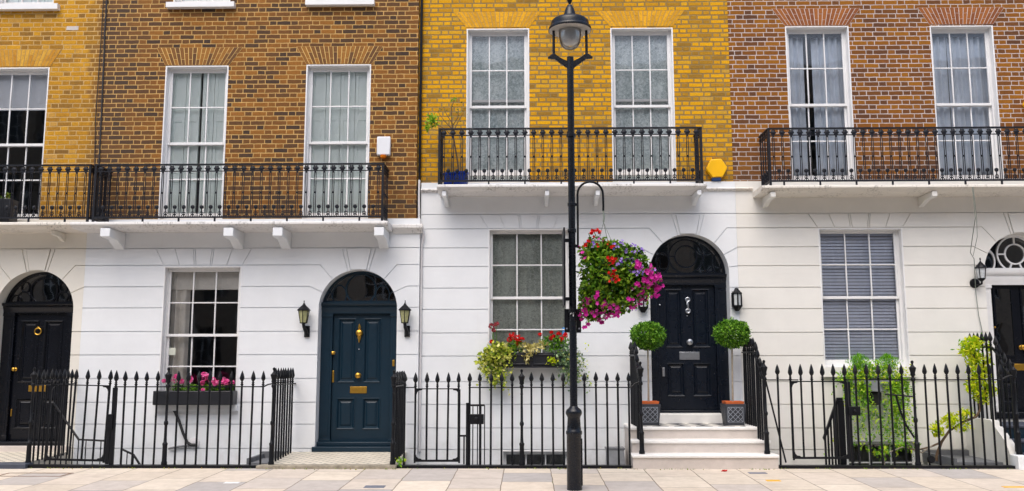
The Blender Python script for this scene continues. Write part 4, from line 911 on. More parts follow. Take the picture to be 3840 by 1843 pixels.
t = thing('stair_railing', 'broad black slatted stair side sloping down behind the wide iron gate', 'railing', (4.35, -.8, 0), 'railings of the basement stairs')
MB().prism([(4.16, .34), (4.38, .90), (4.46, .90), (4.46, .86), (4.40, .86), (4.18, .30)], -.83, -.79).build('handrail', 'iron', t)
for x, zt in ((4.19, .38), (4.235, .50), (4.28, .61), (4.325, .73), (4.365, .84)): MB().box(x - .012, x + .012, -.82, -.80, -1.2, zt).build('baluster', 'iron', t)
MB().box(4.385, 4.47, -.84, -.78, -1.2, .859).build('newel_post', 'iron', t)
# lead covers in the areas
def lead_cover(label, x0, x1, y0, y1, z, up):
    t = thing('lead_roof', label, 'roof', ((x0 + x1) / 2, (y0 + y1) / 2, z))
    MB().box(x0, x1, y0, y1, z - .08, z).build('cover', 'lead', t)
    MB().box(x0, x1, y1 - .05, y1, z + .0005, z + up).build('upstand', 'lead', t); MB().box(x0, x0 + .04, y0, y1 - .0505, z + .0005, z + up * .7).build('upstand', 'lead', t)
    MB().box(x0 + .05, x1, y0 + .05, y1 - .05, -2.4, z - .0805).build('vault_wall', 'white', t)
lead_cover('grey lead covered roof in the area under the lime shrub', 5.86, 6.525, -1.05, SC - .012, .03, .075)
lead_cover('small grey lead covered roof in the area below the teal door path railing', -3.95, -3.565, -.9, SA - .012, .0, .09)
t = thing('lead_roof', 'dark wedge shaped lead hood in the area left of the pale steps', 'roof', (1.28, -.5, 0))
MB().prismx([(-.95, -.3), (-.2, -.3), (-.2, .14), (-.45, .14)], 1.16, 1.40).build('hood', 'lead', t); MB().box(1.145, 1.415, -.46, -.18, .141, .165).build('cap', 'lead', t)

# ================================================================== STREET LAMP
LX, LY = .545, -3.10; LZ = pz(LY)
L = thing('street_lamp', 'tall black street lamp with glass bowl lantern and hanging flower basket arm', 'street lamp', (LX, LY, LZ))
MB().lathe([(.088, 0), (.088, .02), (.086, .62), (.094, .635), (.094, .66), (.084, .675), (.080, .71), (.074, .82), (.080, .835), (.094, .86), (.096, .885), (.084, .91), (.055, .935), (.046, .95)], LX, LY, LZ, 24).build('base', 'lampblack', L)
MB().box(LX + .066, LX + .094, LY - .03, LY + .03, LZ + .05, LZ + .58).build('access_door', 'lampblack', L)
MB().lathe([(.0445, .94), (.0435, 2.2), (.0415, 3.35), (.041, 5.18)], LX, LY, LZ, 20).build('pole', 'lampblack', L)
for z, r in ((4.19, .058), (3.34, .05), (3.02, .052), (2.06, .052)): MB().lathe([(.041, -.025), (r, -.018), (r, .018), (.041, .025)], LX, LY, LZ + z, 20).build('pole_collar', 'lampblack', L)
for s in (-1, 1):
    b = MB().prism([(LX + s * .03, 4.97), (LX + s * .03, 5.06), (LX + s * .12, 5.105), (LX + s * .20, 5.165), (LX + s * .225, 5.155), (LX + s * .275, 5.115), (LX + s * .275, 5.10), (LX + s * .19, 5.09), (LX + s * .11, 5.03)], LY - .022, LY + .022)
    bevel(b.build('lantern_arm', 'lampblack', L), .005); MB().tube([(LX + s * .202, LY, 5.155), (LX + s * .202, LY, 5.50)], .0175, 10).build('lantern_upright', 'lampblack', L)
HZ = 5.46
hood = MB().lathe([(.262, -.004), (.266, .01), (.262, .03), (.240, .05), (.238, .085), (.232, .11), (.205, .135), (.15, .158), (.095, .172), (.082, .178), (.072, .215), (.058, .265), (.045, .30), (.036, .308), (.030, .325), (.013, .335), (.016, .35), (.033, .385), (.030, .42), (.018, .46), (.028, .49), (.022, .54), (.004, .60)], LX, LY, HZ, 32).build('hood', 'lampblack', L)
MB().lathe([(.258, -.0045), (.232, .03), (.15, .06), (.10, .065), (.001, .065)], LX, LY, HZ, 32).build('reflector', 'hoodin', L)
MB().lathe([(.142, .02), (.142, -.04), (.138, -.10), (.124, -.165), (.10, -.205), (.065, -.235), (.03, -.245), (.001, -.247)], LX, LY, HZ, 28).build('glass_bowl', 'bowl' if 'bowl' in M else 'lampglass', L)
MB().lathe([(.118, .03), (.118, -.04), (.112, -.10), (.094, -.15), (.06, -.178), (.001, -.186)], LX, LY, HZ, 24).build('diffuser', 'bulb', L)
# signs clamped to the pole, seen edge-on and from behind
bevel(MB().box(.432, .452, LY - .24, LY + .20, 2.05, 2.965).build('sign_plate', 'iron', L), .004); [MB().box(.452, .52, LY - .02, LY + .02, z_, z_ + .04).build('sign_clamp', 'iron', L) for z_ in (2.12, 2.82)]
bevel(MB().box(.448, .645, LY + .047, LY + .06, 1.745, 2.025).build('sign_plate', 'iron', L), .004); MB().ball((.475, LY + .045, 1.79), .012, 8).ball((.62, LY + .045, 1.79), .012, 8).build('sign_bolts', 'steel', L)
fc = bpy.data.curves.new('number', 'FONT'); fc.body = '4'; fc.size = .115; fc.extrude = .0012; fc.align_x = 'CENTER'
fo = bpy.data.objects.new('number', fc); COL.objects.link(fo); bpy.context.view_layer.update()
me = bpy.data.meshes.new_from_object(fo.evaluated_get(bpy.context.evaluated_depsgraph_get())); bpy.data.objects.remove(fo)
me.materials.clear(); me.materials.append(M['paint4']); me.transform(Matrix.Rotation(pi / 2, 4, 'X'))
for v in me.vertices:                                   # wrapped round the pole
    a = v.co.x / .0455; v.co.x, v.co.y = .0455 * sin(a), -.0455 * cos(a) + v.co.y * .2
inst('painted_number', me, L, (LX - .008, LY, 1.93))
ap = [(.613, LY, 2.75), (.616, LY, 3.0), (.616, LY, 3.32)] + [(.616 + .153 - .153 * cos(radians(a)), LY, 3.40 + .155 * sin(radians(a))) for a in range(0, 181, 15)] + [(.925, LY, 3.27), (.923, LY, 3.20)]
MB().tube(ap, .0135, 10).build('basket_arm', 'iron', L); MB().box(.56, .62, LY - .012, LY + .012, 3.26, 3.29).box(.56, .62, LY - .012, LY + .012, 2.76, 2.79).build('arm_clamp', 'iron', L)

# ================================================================== HANGING BASKET
HBX, HBZ = 1.05, 2.42
hb = thing('hanging_basket', 'overflowing hanging basket of magenta, red and lilac flowers hung from the lamp arm', 'hanging basket', (HBX, LY, 2.1))
MB().tube([(.923, LY, 3.21), (.93, LY, 3.12), (.925, LY, 3.06)], .012, 6).tube([(.925, LY, 3.06), (.78, LY, 2.55)], .0035, 5).tube([(.925, LY, 3.06), (1.05, LY + .2, 2.55)], .0035, 5).tube([(.925, LY, 3.06), (1.10, LY - .18, 2.55)], .0035, 5).build('chain', 'greycable', hb)
MB().lathe([(.03, -.19), (.10, -.17), (.16, -.10), (.19, 0), (.18, 0), (.14, -.08), (.03, -.15)], .95, LY, 2.48, 20).build('basket', 'blackbox', hb)
r = random.Random(11)
LOBES = [((.93, 0, 2.45), (.34, .34, .30), 30), ((1.22, .02, 2.42), (.31, .30, .30), 24), ((.82, .0, 2.68), (.20, .20, .17), 10), ((1.02, 0, 2.72), (.20, .2, .13), 9), ((1.42, .02, 2.36), (.16, .2, .17), 8), ((.76, .02, 2.16), (.17, .2, .26), 10), ((1.02, -.02, 2.12), (.30, .22, .18), 12), ((.78, 0, 2.0), (.12, .14, .13), 5), ((1.25, 0, 2.66), (.17, .18, .12), 6)]
def lobe_pt(l, shell=.55):
    c, s, _ = l
    while 1:
        d = Vector((r.gauss(0, 1), r.gauss(0, 1), r.gauss(0, 1)))
        if d.length > .1: break
    d.normalize(); q = r.uniform(shell, 1.03); p = Vector((c[0] + d.x * s[0] * q, LY + c[1] + d.y * s[1] * q, c[2] + d.z * s[2] * q))
    return p, d
def clear_of_post(p): return not (p.x < .615 and abs(p.y - LY) < .10)
lv = MB(); wts = [l[2] for l in LOBES]
for i in range(9000):
    l = r.choices(LOBES, wts)[0]; p, d = lobe_pt(l, .25)
    if clear_of_post(p) and mnoise.noise(p * 7) > -.62: lv.leaf(p, .058, .66, d * .6, .3, r)
for i in range(30):                                    # trailing stems with small leaves
    x = r.choice((r.uniform(.64, .95), r.uniform(.9, 1.45))); z = 2.25 + (x - .64) * .10; y = LY + r.uniform(-.22, .2)
    zz = z
    while zz > z - r.uniform(.16, .40): lv.leaf((x + r.gauss(0, .015), y, zz), .04, .6, None, .6, r); zz -= .022
lv.build('foliage', 'leafhang', hb, smooth=False, recalc=False)
def blooms(n, mat, rad, name, pick, sub=1, petals=5):
    k = 0; tries = 0
    while k < n and tries < 4000:
        tries += 1; l = r.choices(LOBES, wts)[0]; p, d = lobe_pt(l, 1.0)
        if not clear_of_post(p) or d.y > .55 or not pick(p): continue
        b = MB()
        for j in range(sub): b.bloom(p + Vector((r.gauss(0, 1), r.gauss(0, 1), r.gauss(0, 1))) * rad * (.9 if sub > 1 else 0), rad * r.uniform(.8, 1.15), d + Vector((r.gauss(0, .35), -.35 + r.gauss(0, .3), r.gauss(0, .35))), petals, r)
        b.build(name, mat, hb, smooth=False, recalc=False); k += 1
blooms(68, 'mag', .029, 'magenta_bloom', lambda p: p.x > 1.28 and p.z < 2.52 or p.z < 2.18 and r.random() < .8, 4)
blooms(22, 'mag', .026, 'magenta_bloom', lambda p: p.x > .95 and r.random() < .5 and p.z < 2.5, 4)
blooms(6, 'mag', .032, 'magenta_bloom', lambda p: p.z > 2.6 and p.x < .9, 2)
blooms(34, 'lil', .019, 'lilac_spray', lambda p: p.x > 1.0 and p.z > 2.42 or (p.x < .8 and p.z > 2.6), 5)
blooms(8, 'lil', .018, 'lilac_spray', lambda p: p.x > 1.25, 5)
blooms(6, 'red', .020, 'red_bloom', lambda p: .72 < p.x < 1.05 and p.z > 2.72, 4, 6)
for (u, v) in ((2195, 1215), (2180, 1195), (2262, 1205), (2243, 1190), (2222, 1172), (2284, 1188), (2302, 1165), (2332, 1160), (2350, 1140), (2375, 1150), (2402, 1134), (2424, 1118), (2444, 1080), (2472, 1048), (2474, 1088), (2458, 1116), (2205, 1140), (2250, 1135)):
    fx, fz, fy = .613 + (u - 2170) * .00315, 1.893 - (v - 1200) * .0032, LY + r.uniform(-.16, .08); b = MB()
    for j in range(4): b.bloom((fx + r.gauss(0, .022), fy + r.gauss(0, .02), fz + r.gauss(0, .022)), .027 * r.uniform(.8, 1.2), (r.gauss(0, .5), -1, r.gauss(0, .5)), 5, r)
    b.build('trailing_bloom', 'mag', hb, smooth=False, recalc=False)
    b = MB(); q = Vector((fx, fy, fz)); tgt = Vector((1.02, LY, 2.36))
    b.tube([q, q.lerp(tgt, .2) + Vector((0, 0, .02)), q.lerp(tgt, .4)], .003, 4)
    for j in range(16): b.leaf(q.lerp(tgt, r.uniform(.02, .42)) + Vector((r.gauss(0, .02), r.gauss(0, .02), r.gauss(0, .02))), .042, .6, None, .3, r)
    b.build('trailing_stem', 'leafhang', hb, smooth=False, recalc=False)
for (x, z, s) in ((.985, 2.555, .06), (1.02, 2.36, .052), (.985, 2.41, .045), (1.0, 2.72, .035)):
    b = MB()
    for j in range(9): b.bloom((x + r.gauss(0, s * .45), LY - .33 + abs(r.gauss(0, .02)), z + r.gauss(0, s * .45)), s * .42, (r.gauss(0, .6), -1, r.gauss(0, .6)), 6, r)
    b.build('red_bloom', 'red', hb, smooth=False, recalc=False)
b = MB().tube([(.86, LY - .05, 2.72), (.84, LY - .06, 2.85), (.80, LY - .06, 2.95)], .005, 5).tube([(.80, LY, 2.75), (.76, LY - .05, 2.86), (.74, LY - .05, 2.92)], .005, 5)
for i in range(60): b.leaf((r.uniform(.72, .95), LY + r.uniform(-.08, .05), r.uniform(2.76, 2.88)), .05, .6, (0, -.3, .5), 0, r)
b.build('upright_stems', 'leafhang', hb, smooth=False, recalc=False)
for (x, z) in ((.775, 2.915), (.835, 2.945), (.80, 2.93), (.74, 2.83), (.70, 2.78), (.86, 2.93)):
    b = MB()
    for j in range(5): b.bloom((x + r.gauss(0, .014), LY - .06 + r.gauss(0, .014), z + r.gauss(0, .014)), .022, (r.gauss(0, .5), -1, r.gauss(0, .5) + .4), 5, r)
    b.build('red_bloom', 'red', hb, smooth=False, recalc=False)

# ================================================================== PLANTS, POTS AND BOXES
def clump(b, c, s, n, size, r, shell=.3, droop=0., w=.6, y_min=None, hole=-.5):
    for i in range(n):
        d = Vector((r.gauss(0, 1), r.gauss(0, 1), r.gauss(0, 1))).normalized(); q = r.uniform(shell, 1.04)
        p = Vector((c[0] + d.x * s[0] * q, c[1] + d.y * s[1] * q, c[2] + d.z * s[2] * q))
        if y_min is not None and p.y > y_min: p.y = y_min - r.uniform(0, .03)
        if mnoise.noise(p * 9) < hole: continue
        b.leaf(p, size, w, d * .7, droop, r)
def trail(b, x, y, z, dz, size, r, wob=.02, w=.62, step=.55):
    zz = z; px, py = x, y; dx = r.gauss(0, .006)
    while zz > z - dz:
        px += dx + r.gauss(0, wob * .35); py += r.gauss(0, wob * .2); b.leaf((px + r.gauss(0, wob), min(py, y + .03), zz), size * r.uniform(.7, 1.1), w, (0, -.5, -.2), .4, r); zz -= size * step
def flower_head(t, c, rad, mat, r, n=16, name='flower_head', pr=.016):
    b = MB()
    for j in range(n):
        d = Vector((r.gauss(0, 1), r.gauss(0, 1), r.gauss(0, 1) + .3)).normalized(); b.bloom(Vector(c) + d * rad * r.uniform(.5, 1), pr * r.uniform(.8, 1.2), d, 5, r)
    return b.build(name, mat, t, smooth=False, recalc=False)
# pink geraniums under the brown house's window
r = random.Random(3)
pb = thing('flower_box', 'black window box of pink geraniums on the brown brick house', 'flower box', (-4.95, -.25, .778), 'window boxes')
bevel(MB().box(-5.565, -4.365, -.33, -.125, .7775, .985).build('trough', 'blackbox', pb), .01)
b = MB()
for x in (-5.25, -5.18, -4.98, -4.86, -4.72, -4.6, -5.05, -4.78): clump(b, (x, -.24, 1.02), (.09, .08, .09), 60, .05, r, .2)
b.build('foliage', 'leafbox', pb, smooth=False, recalc=False)
for (x, z, s) in ((-5.43, 1.13, .03), (-5.24, 1.17, .06), (-5.16, 1.13, .045), (-5.02, 1.15, .055), (-4.80, 1.20, .065), (-4.84, 1.10, .04), (-4.74, 1.19, .05), (-4.69, 1.14, .055), (-4.63, 1.10, .045), (-4.53, 1.13, .06), (-4.47, 1.12, .045), (-4.40, 1.11, .03), (-4.82, 1.0, .025)):
    y = -.26 + r.uniform(-.04, .04); flower_head(pb, (x, y - .05, z), s * 1.12, 'pink', r, 34, pr=.021)
    MB().tube([(x + r.gauss(0, .02), -.24, .99), (x, y, z)], .004, 4).build('stem', 'leafbox', pb)
# ivy and red geraniums under the yellow house's window
ib = thing('flower_box', 'black panelled window box of red geraniums and trailing ivy on the yellow brick house', 'flower box', (.05, -.2, 1.32), 'window boxes')
b = MB().box(-.52, .68, -.23, SC - .001, 1.323, 1.545)
for xa, xb in ((-.49, .055), (.085, .63)): b.add(*[(lambda m: (m.v, m.f))(MB().ring([(xa, 1.36), (xb, 1.36), (xb, 1.525), (xa, 1.525)], [(xa + .03, 1.385), (xb - .03, 1.385), (xb - .03, 1.50), (xa + .03, 1.50)], -.242, -.2301))][0])
bevel(b.build('trough', 'blackbox', ib), .006)
MB().box(-.53, .69, -.26, -.2305, 1.3225, 1.345).build('trough_lip', 'blackbox', ib)
lv = MB(); clump(lv, (-.42, -.24, 1.56), (.24, .15, .16), 330, .07, r, .3, .2); clump(lv, (-.58, -.24, 1.42), (.20, .12, .2), 260, .07, r, .3, .4); clump(lv, (-.45, -.25, 1.22), (.16, .08, .24), 220, .062, r, .3, .6)
for x in [r.uniform(-.66, -.14) for _ in range(16)]: trail(lv, x, -.27, 1.5, r.uniform(.25, .62) * (1 if x < -.3 else .5), .065, r)
lv.build('ivy', 'ivyv', ib, smooth=False, recalc=False)
lv = MB(); clump(lv, (.05, -.22, 1.62), (.20, .12, .10), 160, .06, r, .2); clump(lv, (.02, -.25, 1.50), (.10, .05, .12), 70, .055, r, .2); clump(lv, (.25, -.2, 1.68), (.12, .08, .06), 50, .055, r, .2); lv.build('variegated_leaves', 'ivyp', ib, smooth=False, recalc=False)
lv = MB(); clump(lv, (.62, -.24, 1.48), (.22, .13, .18), 330, .052, r, .3, .3); clump(lv, (.68, -.25, 1.24), (.16, .09, .2), 230, .05, r, .3, .5)
for x in [r.uniform(.42, .88) for _ in range(14)]: trail(lv, x, -.27, 1.45, r.uniform(.2, .52), .05, r)
lv.build('grey_ivy', 'ivyg', ib, smooth=False, recalc=False)
lv = MB(); clump(lv, (.36, -.27, 1.42), (.12, .05, .06), 50, .05, r, .2); lv.build('yellow_sprig', 'lime', ib, smooth=False, recalc=False)
for zt, dz in ((1.68, .12), (1.42, .10), (1.12, .10)):
    lv = MB(); trail(lv, .885, -.27, zt, dz, .05, r, .035); lv.build('ivy_shoot', 'lime', ib, smooth=False, recalc=False)
lv = MB(); clump(lv, (-.2, -.2, 1.62), (.16, .11, .13), 150, .055, r, .2); clump(lv, (.42, -.2, 1.68), (.22, .11, .14), 280, .052, r, .2); lv.build('geranium_leaves', 'leafbox', ib, smooth=False, recalc=False)
for (x, z, s, m) in ((-.22, 1.80, .06, 'red'), (-.14, 1.76, .06, 'red'), (-.08, 1.74, .055, 'red'), (-.26, 1.74, .045, 'red'), (-.14, 1.69, .045, 'red'), (-.53, 1.71, .035, 'red'), (.20, 1.81, .035, 'red'), (.37, 1.85, .028, 'red'), (.40, 1.79, .03, 'red'), (.36, 1.76, .03, 'red'), (.48, 1.82, .04, 'red'), (.58, 1.80, .05, 'red'), (.52, 1.75, .04, 'red'), (-.53, 1.94, .05, 'dullred'), (-.46, 1.98, .045, 'dullred'), (-.50, 1.88, .035, 'dullred')):
    y = -.24 + r.uniform(-.04, .03); flower_head(ib, (x, y, z), s, m, r, 20, pr=.021); MB().tube([(x + r.gauss(0, .03), -.22, 1.55), (x, y, z)], .004, 4).build('stem', 'leafbox', ib)
# creeper trough on the orange house
cb = thing('flower_box', 'grey trough with long trailing creeper under the orange house window', 'flower box', (5.08, -.28, 1.0), 'window boxes')
bevel(MB().box(4.70, 5.44, -.40, -.13, .97, 1.14).build('trough', 'greybox', cb), .008); bevel(MB().prism([(5.04, .80), (5.08, .775), (5.15, .775), (5.19, .81), (5.19, .965), (5.04, .965)], -.36, -.20).build('bracket', 'blackin', cb), .01)
lv = MB(); clump(lv, (4.76, -.34, 1.17), (.22, .14, .17), 520, .046, r, .3, .2); clump(lv, (5.08, -.33, 1.27), (.34, .14, .17), 720, .046, r, .3); clump(lv, (5.44, -.34, 1.13), (.17, .12, .2), 460, .046, r, .3, .3); clump(lv, (4.90, -.42, .92), (.10, .06, .22), 150, .042, r, .3, .5); clump(lv, (5.36, -.42, .88), (.12, .06, .24), 170, .042, r, .3, .5)
for i in range(130):
    x = r.choice((r.gauss(4.91, .05), r.gauss(5.30, .05), r.gauss(5.42, .05), r.gauss(4.70, .04), r.gauss(5.54, .04))); d = r.uniform(.4, 1.08) if (4.80 < x < 5.03 or 5.22 < x < 5.48) else r.uniform(.15, .55)
    if 5.025 < x < 5.205: d = .06
    trail(lv, x, -.43, 1.10, d, .046, r, .013, .7, .6)
lv.build('creeper', 'creep', cb, smooth=False, recalc=False)
lv = MB()
for cx in (4.80, 5.45, 5.1, 5.5):
    for i in range(40): lv.leaf((cx + r.gauss(0, .1), -.46 + r.gauss(0, .02), 1.22 + r.gauss(0, .08)), .036, .6, None, 0, r)
lv.build('yellow_leaves', 'lime', cb, smooth=False, recalc=False)
for cx in (4.91, 5.33):
    lv = MB()
    for i in range(700):
        a = max(-.1, min(.1, r.gauss(0, .045))); h = r.uniform(0, 1); lv.leaf((cx + a * (1 + h), -.30 + r.gauss(0, .04), 1.30 + h * max(.04, .23 - abs(a) * 1.1)), .055, .16, (a * 6, 0, 1.6), 0, r)
    lv.build('feathery_tuft', 'feather', cb, smooth=False, recalc=False)
# lime wall shrub on the railing at the right end
sh = thing('climbing_shrub', 'lime green climbing shrub with a bare trunk by the far right railing', 'shrub', (5.83, -.6, .05))
MB().tube([(5.84, -.55, .0), (5.86, -.55, .10), (5.93, -.55, .26), (6.05, -.55, .42), (6.25, -.55, .54), (6.45, -.55, .62), (6.53, -.52, .72), (6.52, -.5, .95), (6.56, -.5, 1.2), (6.5, -.5, 1.5), (6.55, -.5, 1.65)], [.024, .023, .02, .018, .017, .017, .017, .016, .014, .010, .006], 8).tube([(5.93, -.55, .26), (5.75, -.6, .2), (5.5, -.7, .16), (5.3, -.75, .2)], [.016, .013, .010, .006], 6).build('trunk', 'bark', sh)
lv = MB()
for c, s, n in (((6.48, -.5, 1.66), (.17, .14, .12), 190), ((6.40, -.5, 1.56), (.12, .12, .12), 90), ((6.52, -.5, 1.42), (.15, .13, .15), 150), ((6.55, -.5, 1.2), (.18, .13, .18), 200), ((6.46, -.5, 1.02), (.14, .12, .14), 110), ((6.70, -.48, 1.02), (.14, .1, .12), 120), ((6.58, -.5, .88), (.12, .1, .1), 70), ((6.32, -.55, .66), (.12, .1, .1), 70), ((6.10, -.56, .56), (.16, .12, .12), 120), ((5.88, -.56, .44), (.12, .1, .12), 90), ((6.74, -.46, 1.6), (.06, .08, .1), 30), ((6.22, -.57, .48), (.16, .08, .1), 60), ((6.68, -.5, 1.36), (.08, .1, .2), 60)): clump(lv, c, s, int(n * 1.9), .066, r, .2, .2, .46, hole=-.4)
lv.build('foliage', 'lime', sh, smooth=False, recalc=False)
b = MB()
for i in range(90): b.leaf((6.50 + r.gauss(0, .11), -.5 + r.gauss(0, .08), 1.62 + r.gauss(0, .09)), .06, .4, None, 0, r)
b.build('young_leaves', 'feather', sh, smooth=False, recalc=False)
cl = thing('creeper_plant', 'straggly green creeper at the dark basement window behind the railing', 'plant', (5.2, -.7, 0))
b = MB(); clump(b, (5.05, -.6, .12), (.14, .1, .10), 60, .06, r, .2, 0, .6); clump(b, (5.42, -.6, .22), (.22, .1, .12), 90, .05, r, .2); clump(b, (4.8, -.6, .22), (.15, .08, .12), 24, .05, r, .2); b.build('foliage', 'creep', cl, smooth=False, recalc=False)
MB().tube([(5.05, -.6, -.3), (5.1, -.6, .1), (5.4, -.62, .22), (5.6, -.65, .12), (5.75, -.65, .22)], .010, 6).build('stem', 'greybark', cl)
# clipped bay trees in lead planters
def topiary(label, x, y, z, cz, rx, rz, n, seed, lean=0.):
    r = random.Random(seed); t = thing('topiary_tree', label, 'topiary', (x, y, z), 'clipped ball trees flanking the blue black door')
    w0, w1, h = .128, .155, .305; zt = z + h; p = MB()
    p.add([(x + sx * w0, y + sy * w0, z + .001) for sx, sy in ((-1, -1), (1, -1), (1, 1), (-1, 1))] + [(x + sx * w1, y + sy * w1, zt) for sx, sy in ((-1, -1), (1, -1), (1, 1), (-1, 1))] + [(x + sx * (w1 - .02), y + sy * (w1 - .02), zt) for sx, sy in ((-1, -1), (1, -1), (1, 1), (-1, 1))] + [(x + sx * (w1 - .02), y + sy * (w1 - .02), zt - .05) for sx, sy in ((-1, -1), (1, -1), (1, 1), (-1, 1))],
          [(3, 2, 1, 0)] + [(a + k, a + (k + 1) % 4, a + 4 + (k + 1) % 4, a + 4 + k) for a in (0, 4, 8) for k in range(4)] + [(12, 13, 14, 15)])
    pl = p.build('planter', 'planter', t, smooth=False); bevel(pl, .005)
    l = MB(); yf = lambda zz: y - (w0 + (w1 - w0) * (zz - z) / h) - .002
    hw = .108; za, zb = z + .05, zt - .045
    def strip(a, c):
        L_ = math.hypot(c[0] - a[0], c[1] - a[1]); nx, nz = -(c[1] - a[1]) / L_ * .0035, (c[0] - a[0]) / L_ * .0035
        q = [(a[0] + nx, a[1] + nz), (c[0] + nx, c[1] + nz), (c[0] - nx, c[1] - nz), (a[0] - nx, a[1] - nz)]
        l.add([(u, yf(v) - .005, v) for u, v in q] + [(u, yf(v) + .004, v) for u, v in q], [(0, 1, 2, 3), (0, 4, 5, 1), (1, 5, 6, 2), (2, 6, 7, 3), (3, 7, 4, 0)])
    for a, c in (((x - hw, za), (x + hw, za)), ((x - hw, zb), (x + hw, zb)), ((x - hw, za), (x - hw, zb)), ((x + hw, za), (x + hw, zb))): strip(a, c)
    st_ = 2 * hw / 3; H2 = zb - za
    for k in range(-3, 4):
        for s in (1, -1):                              # diagonal lattice clipped to the panel
            x0 = x - hw + (k + (0 if s == 1 else 3)) * st_; pts = []
            u0, v0, u1, v1 = x0, za, x0 + s * H2, zb
            t0, t1 = 0., 1.
            for lim, sg in ((x - hw, 1), (x + hw, -1)):
                d0, d1 = sg * (u0 - lim), sg * (u1 - lim)
                if d0 < 0 and d1 < 0: t0, t1 = 1, 0; break
                if d0 < 0: t0 = max(t0, d0 / (d0 - d1))
                if d1 < 0: t1 = min(t1, d0 / (d0 - d1))
            if t1 - t0 > .05: strip((u0 + (u1 - u0) * t0, v0 + (v1 - v0) * t0), (u0 + (u1 - u0) * t1, v0 + (v1 - v0) * t1))
    l.build('lattice', 'lattice', pl, smooth=False)
    MB().lathe([(.165, -.06), (.19, .036), (.175, .036), (.165, .0), (.001, .0)], x, y, zt, 4).build('pot', 'terra', t)
    MB().tube([(x, y, zt - .03), (x + .004, y, zt + .3), (x + lean * .6, y, cz - rz * .8), (x + lean, y, cz)], [.015, .013, .0125, .011], 8).build('trunk', 'greybark', t)
    b = MB(); cx = x + lean
    for i in range(n):
        d = Vector((r.gauss(0, 1), r.gauss(0, 1), r.gauss(0, 1))).normalized(); q = r.uniform(.55, 1.) ** .6 * (1 + .12 * mnoise.noise(d * 2.3 + Vector((seed, 0, 0))))
        f = 1 if d.z > -.2 else (.97)
        pnt = Vector((cx + d.x * rx * q * f, y + d.y * rx * q * f, cz + d.z * rz * q))
        if mnoise.noise(pnt * 16 + Vector((0, 0, seed))) < -.42: continue
        b.leaf(pnt, .042, .5, d * .8, 0, r)
    for i in range(60):
        d = Vector((r.gauss(0, 1), r.gauss(0, 1), r.gauss(0, 1) + .4)).normalized(); b.leaf((cx + d.x * rx * 1.06, y + d.y * rx * 1.06, cz + d.z * rz * 1.1), .05, .3, d * 2, 0, r)
    b.build('crown', 'leafbox', t, smooth=False, recalc=False)
    return t
topiary('clipped ball tree in a lead planter to the right of the blue black door', 2.985, -.5, .499, 1.81, .27, .215, 5600, 21, .025)
topiary('clipped ball tree in a lead planter to the left of the blue black door', 1.765, -.5, .499, 1.785, .265, .205, 5600, 33, .01)
# balcony pots
r = random.Random(5)
def rib_pot(name, label, x, y, z, rad, h):
    t = thing(name, label, 'plant pot', (x, y, z)); b = MB(); n = 48; vs = []; pr = [(.78, 0), (.92, .15), (1.0, .6), (1.0, .86), (1.1, .87), (1.12, 1.0), (.98, 1.0), (.94, .85), (.01, .83)]
    for q, v in pr:
        for k in range(n):
            a = 2 * pi * k / n; rr = rad * q * (1 + (.035 * cos(12 * a) if .1 < v < .86 and q > .9 else 0)); vs.append((x + rr * cos(a), y + rr * sin(a), z + h * v))
    b.add(vs, [(i * n + k, i * n + (k + 1) % n, (i + 1) * n + (k + 1) % n, (i + 1) * n + k) for i in range(len(pr) - 1) for k in range(n)] + [tuple(range(n))]); b.build('pot', 'bluepot', t); return t
t = rib_pot('potted_plant', 'small cobalt blue pot at the left end of the yellow house balcony', -1.175, -.36, 4.043, .085, .215)
b = MB(); clump(b, (-1.17, -.36, 4.27), (.06, .06, .04), 26, .04, r, .1); b.build('foliage', 'leafdry', t, smooth=False, recalc=False)
t = rib_pot('potted_tree', 'spindly small tree in a larger cobalt blue pot on the yellow house balcony', -1.0, -.36, 4.043, .115, .225)
tr = MB().tube([(-1.02, -.36, 4.22), (-1.05, -.36, 4.45), (-1.11, -.36, 4.8), (-1.14, -.36, 5.05), (-1.15, -.36, 5.3), (-1.10, -.36, 5.42)], [.015, .014, .013, .011, .008, .004], 6)
br = [[(-1.11, 4.8), (-1.22, 4.93), (-1.36, 5.02), (-1.5, 5.10)], [(-1.12, 4.9), (-1.05, 5.05), (-1.0, 5.15), (-.96, 5.2)], [(-1.14, 5.05), (-1.22, 5.18), (-1.27, 5.3)], [(-1.14, 5.0), (-1.05, 5.12), (-1.04, 5.28)], [(-1.13, 4.95), (-1.26, 5.08), (-1.35, 5.22)]]
for q in br: tr.tube([(x, -.36 + r.gauss(0, .03), z) for x, z in q], [.008, .006, .004, .0025], 5)
tr.build('trunk', 'bark', t)
b = MB(); clump(b, (-1.44, -.36, 5.09), (.13, .1, .12), 170, .06, r, .1, 0, .5); clump(b, (-1.53, -.36, 4.98), (.06, .06, .07), 50, .055, r, .1, 0, .5); clump(b, (-1.12, -.36, 5.42), (.07, .05, .05), 24, .04, r, .1, 0, .5)
b.build('foliage', 'creep', t, smooth=False, recalc=False)
b = MB()
for q in br[1:]:
    for i in range(14): p = q[r.randrange(1, len(q))]; b.leaf((p[0] + r.gauss(0, .05), -.36 + r.gauss(0, .05), p[1] + r.gauss(0, .05)), .035, .45, None, 0, r)
b.build('sparse_leaves', 'leafdry', t, smooth=False, recalc=False)
t = thing('planter_box', 'black planter box on the leftmost balcony behind the railing', 'planter', (-8.05, -.42, 3.484)); bevel(MB().box(-8.45, -7.80, -.53, -.30, 3.485, 3.87).build('trough', 'blackbox', t), .01)
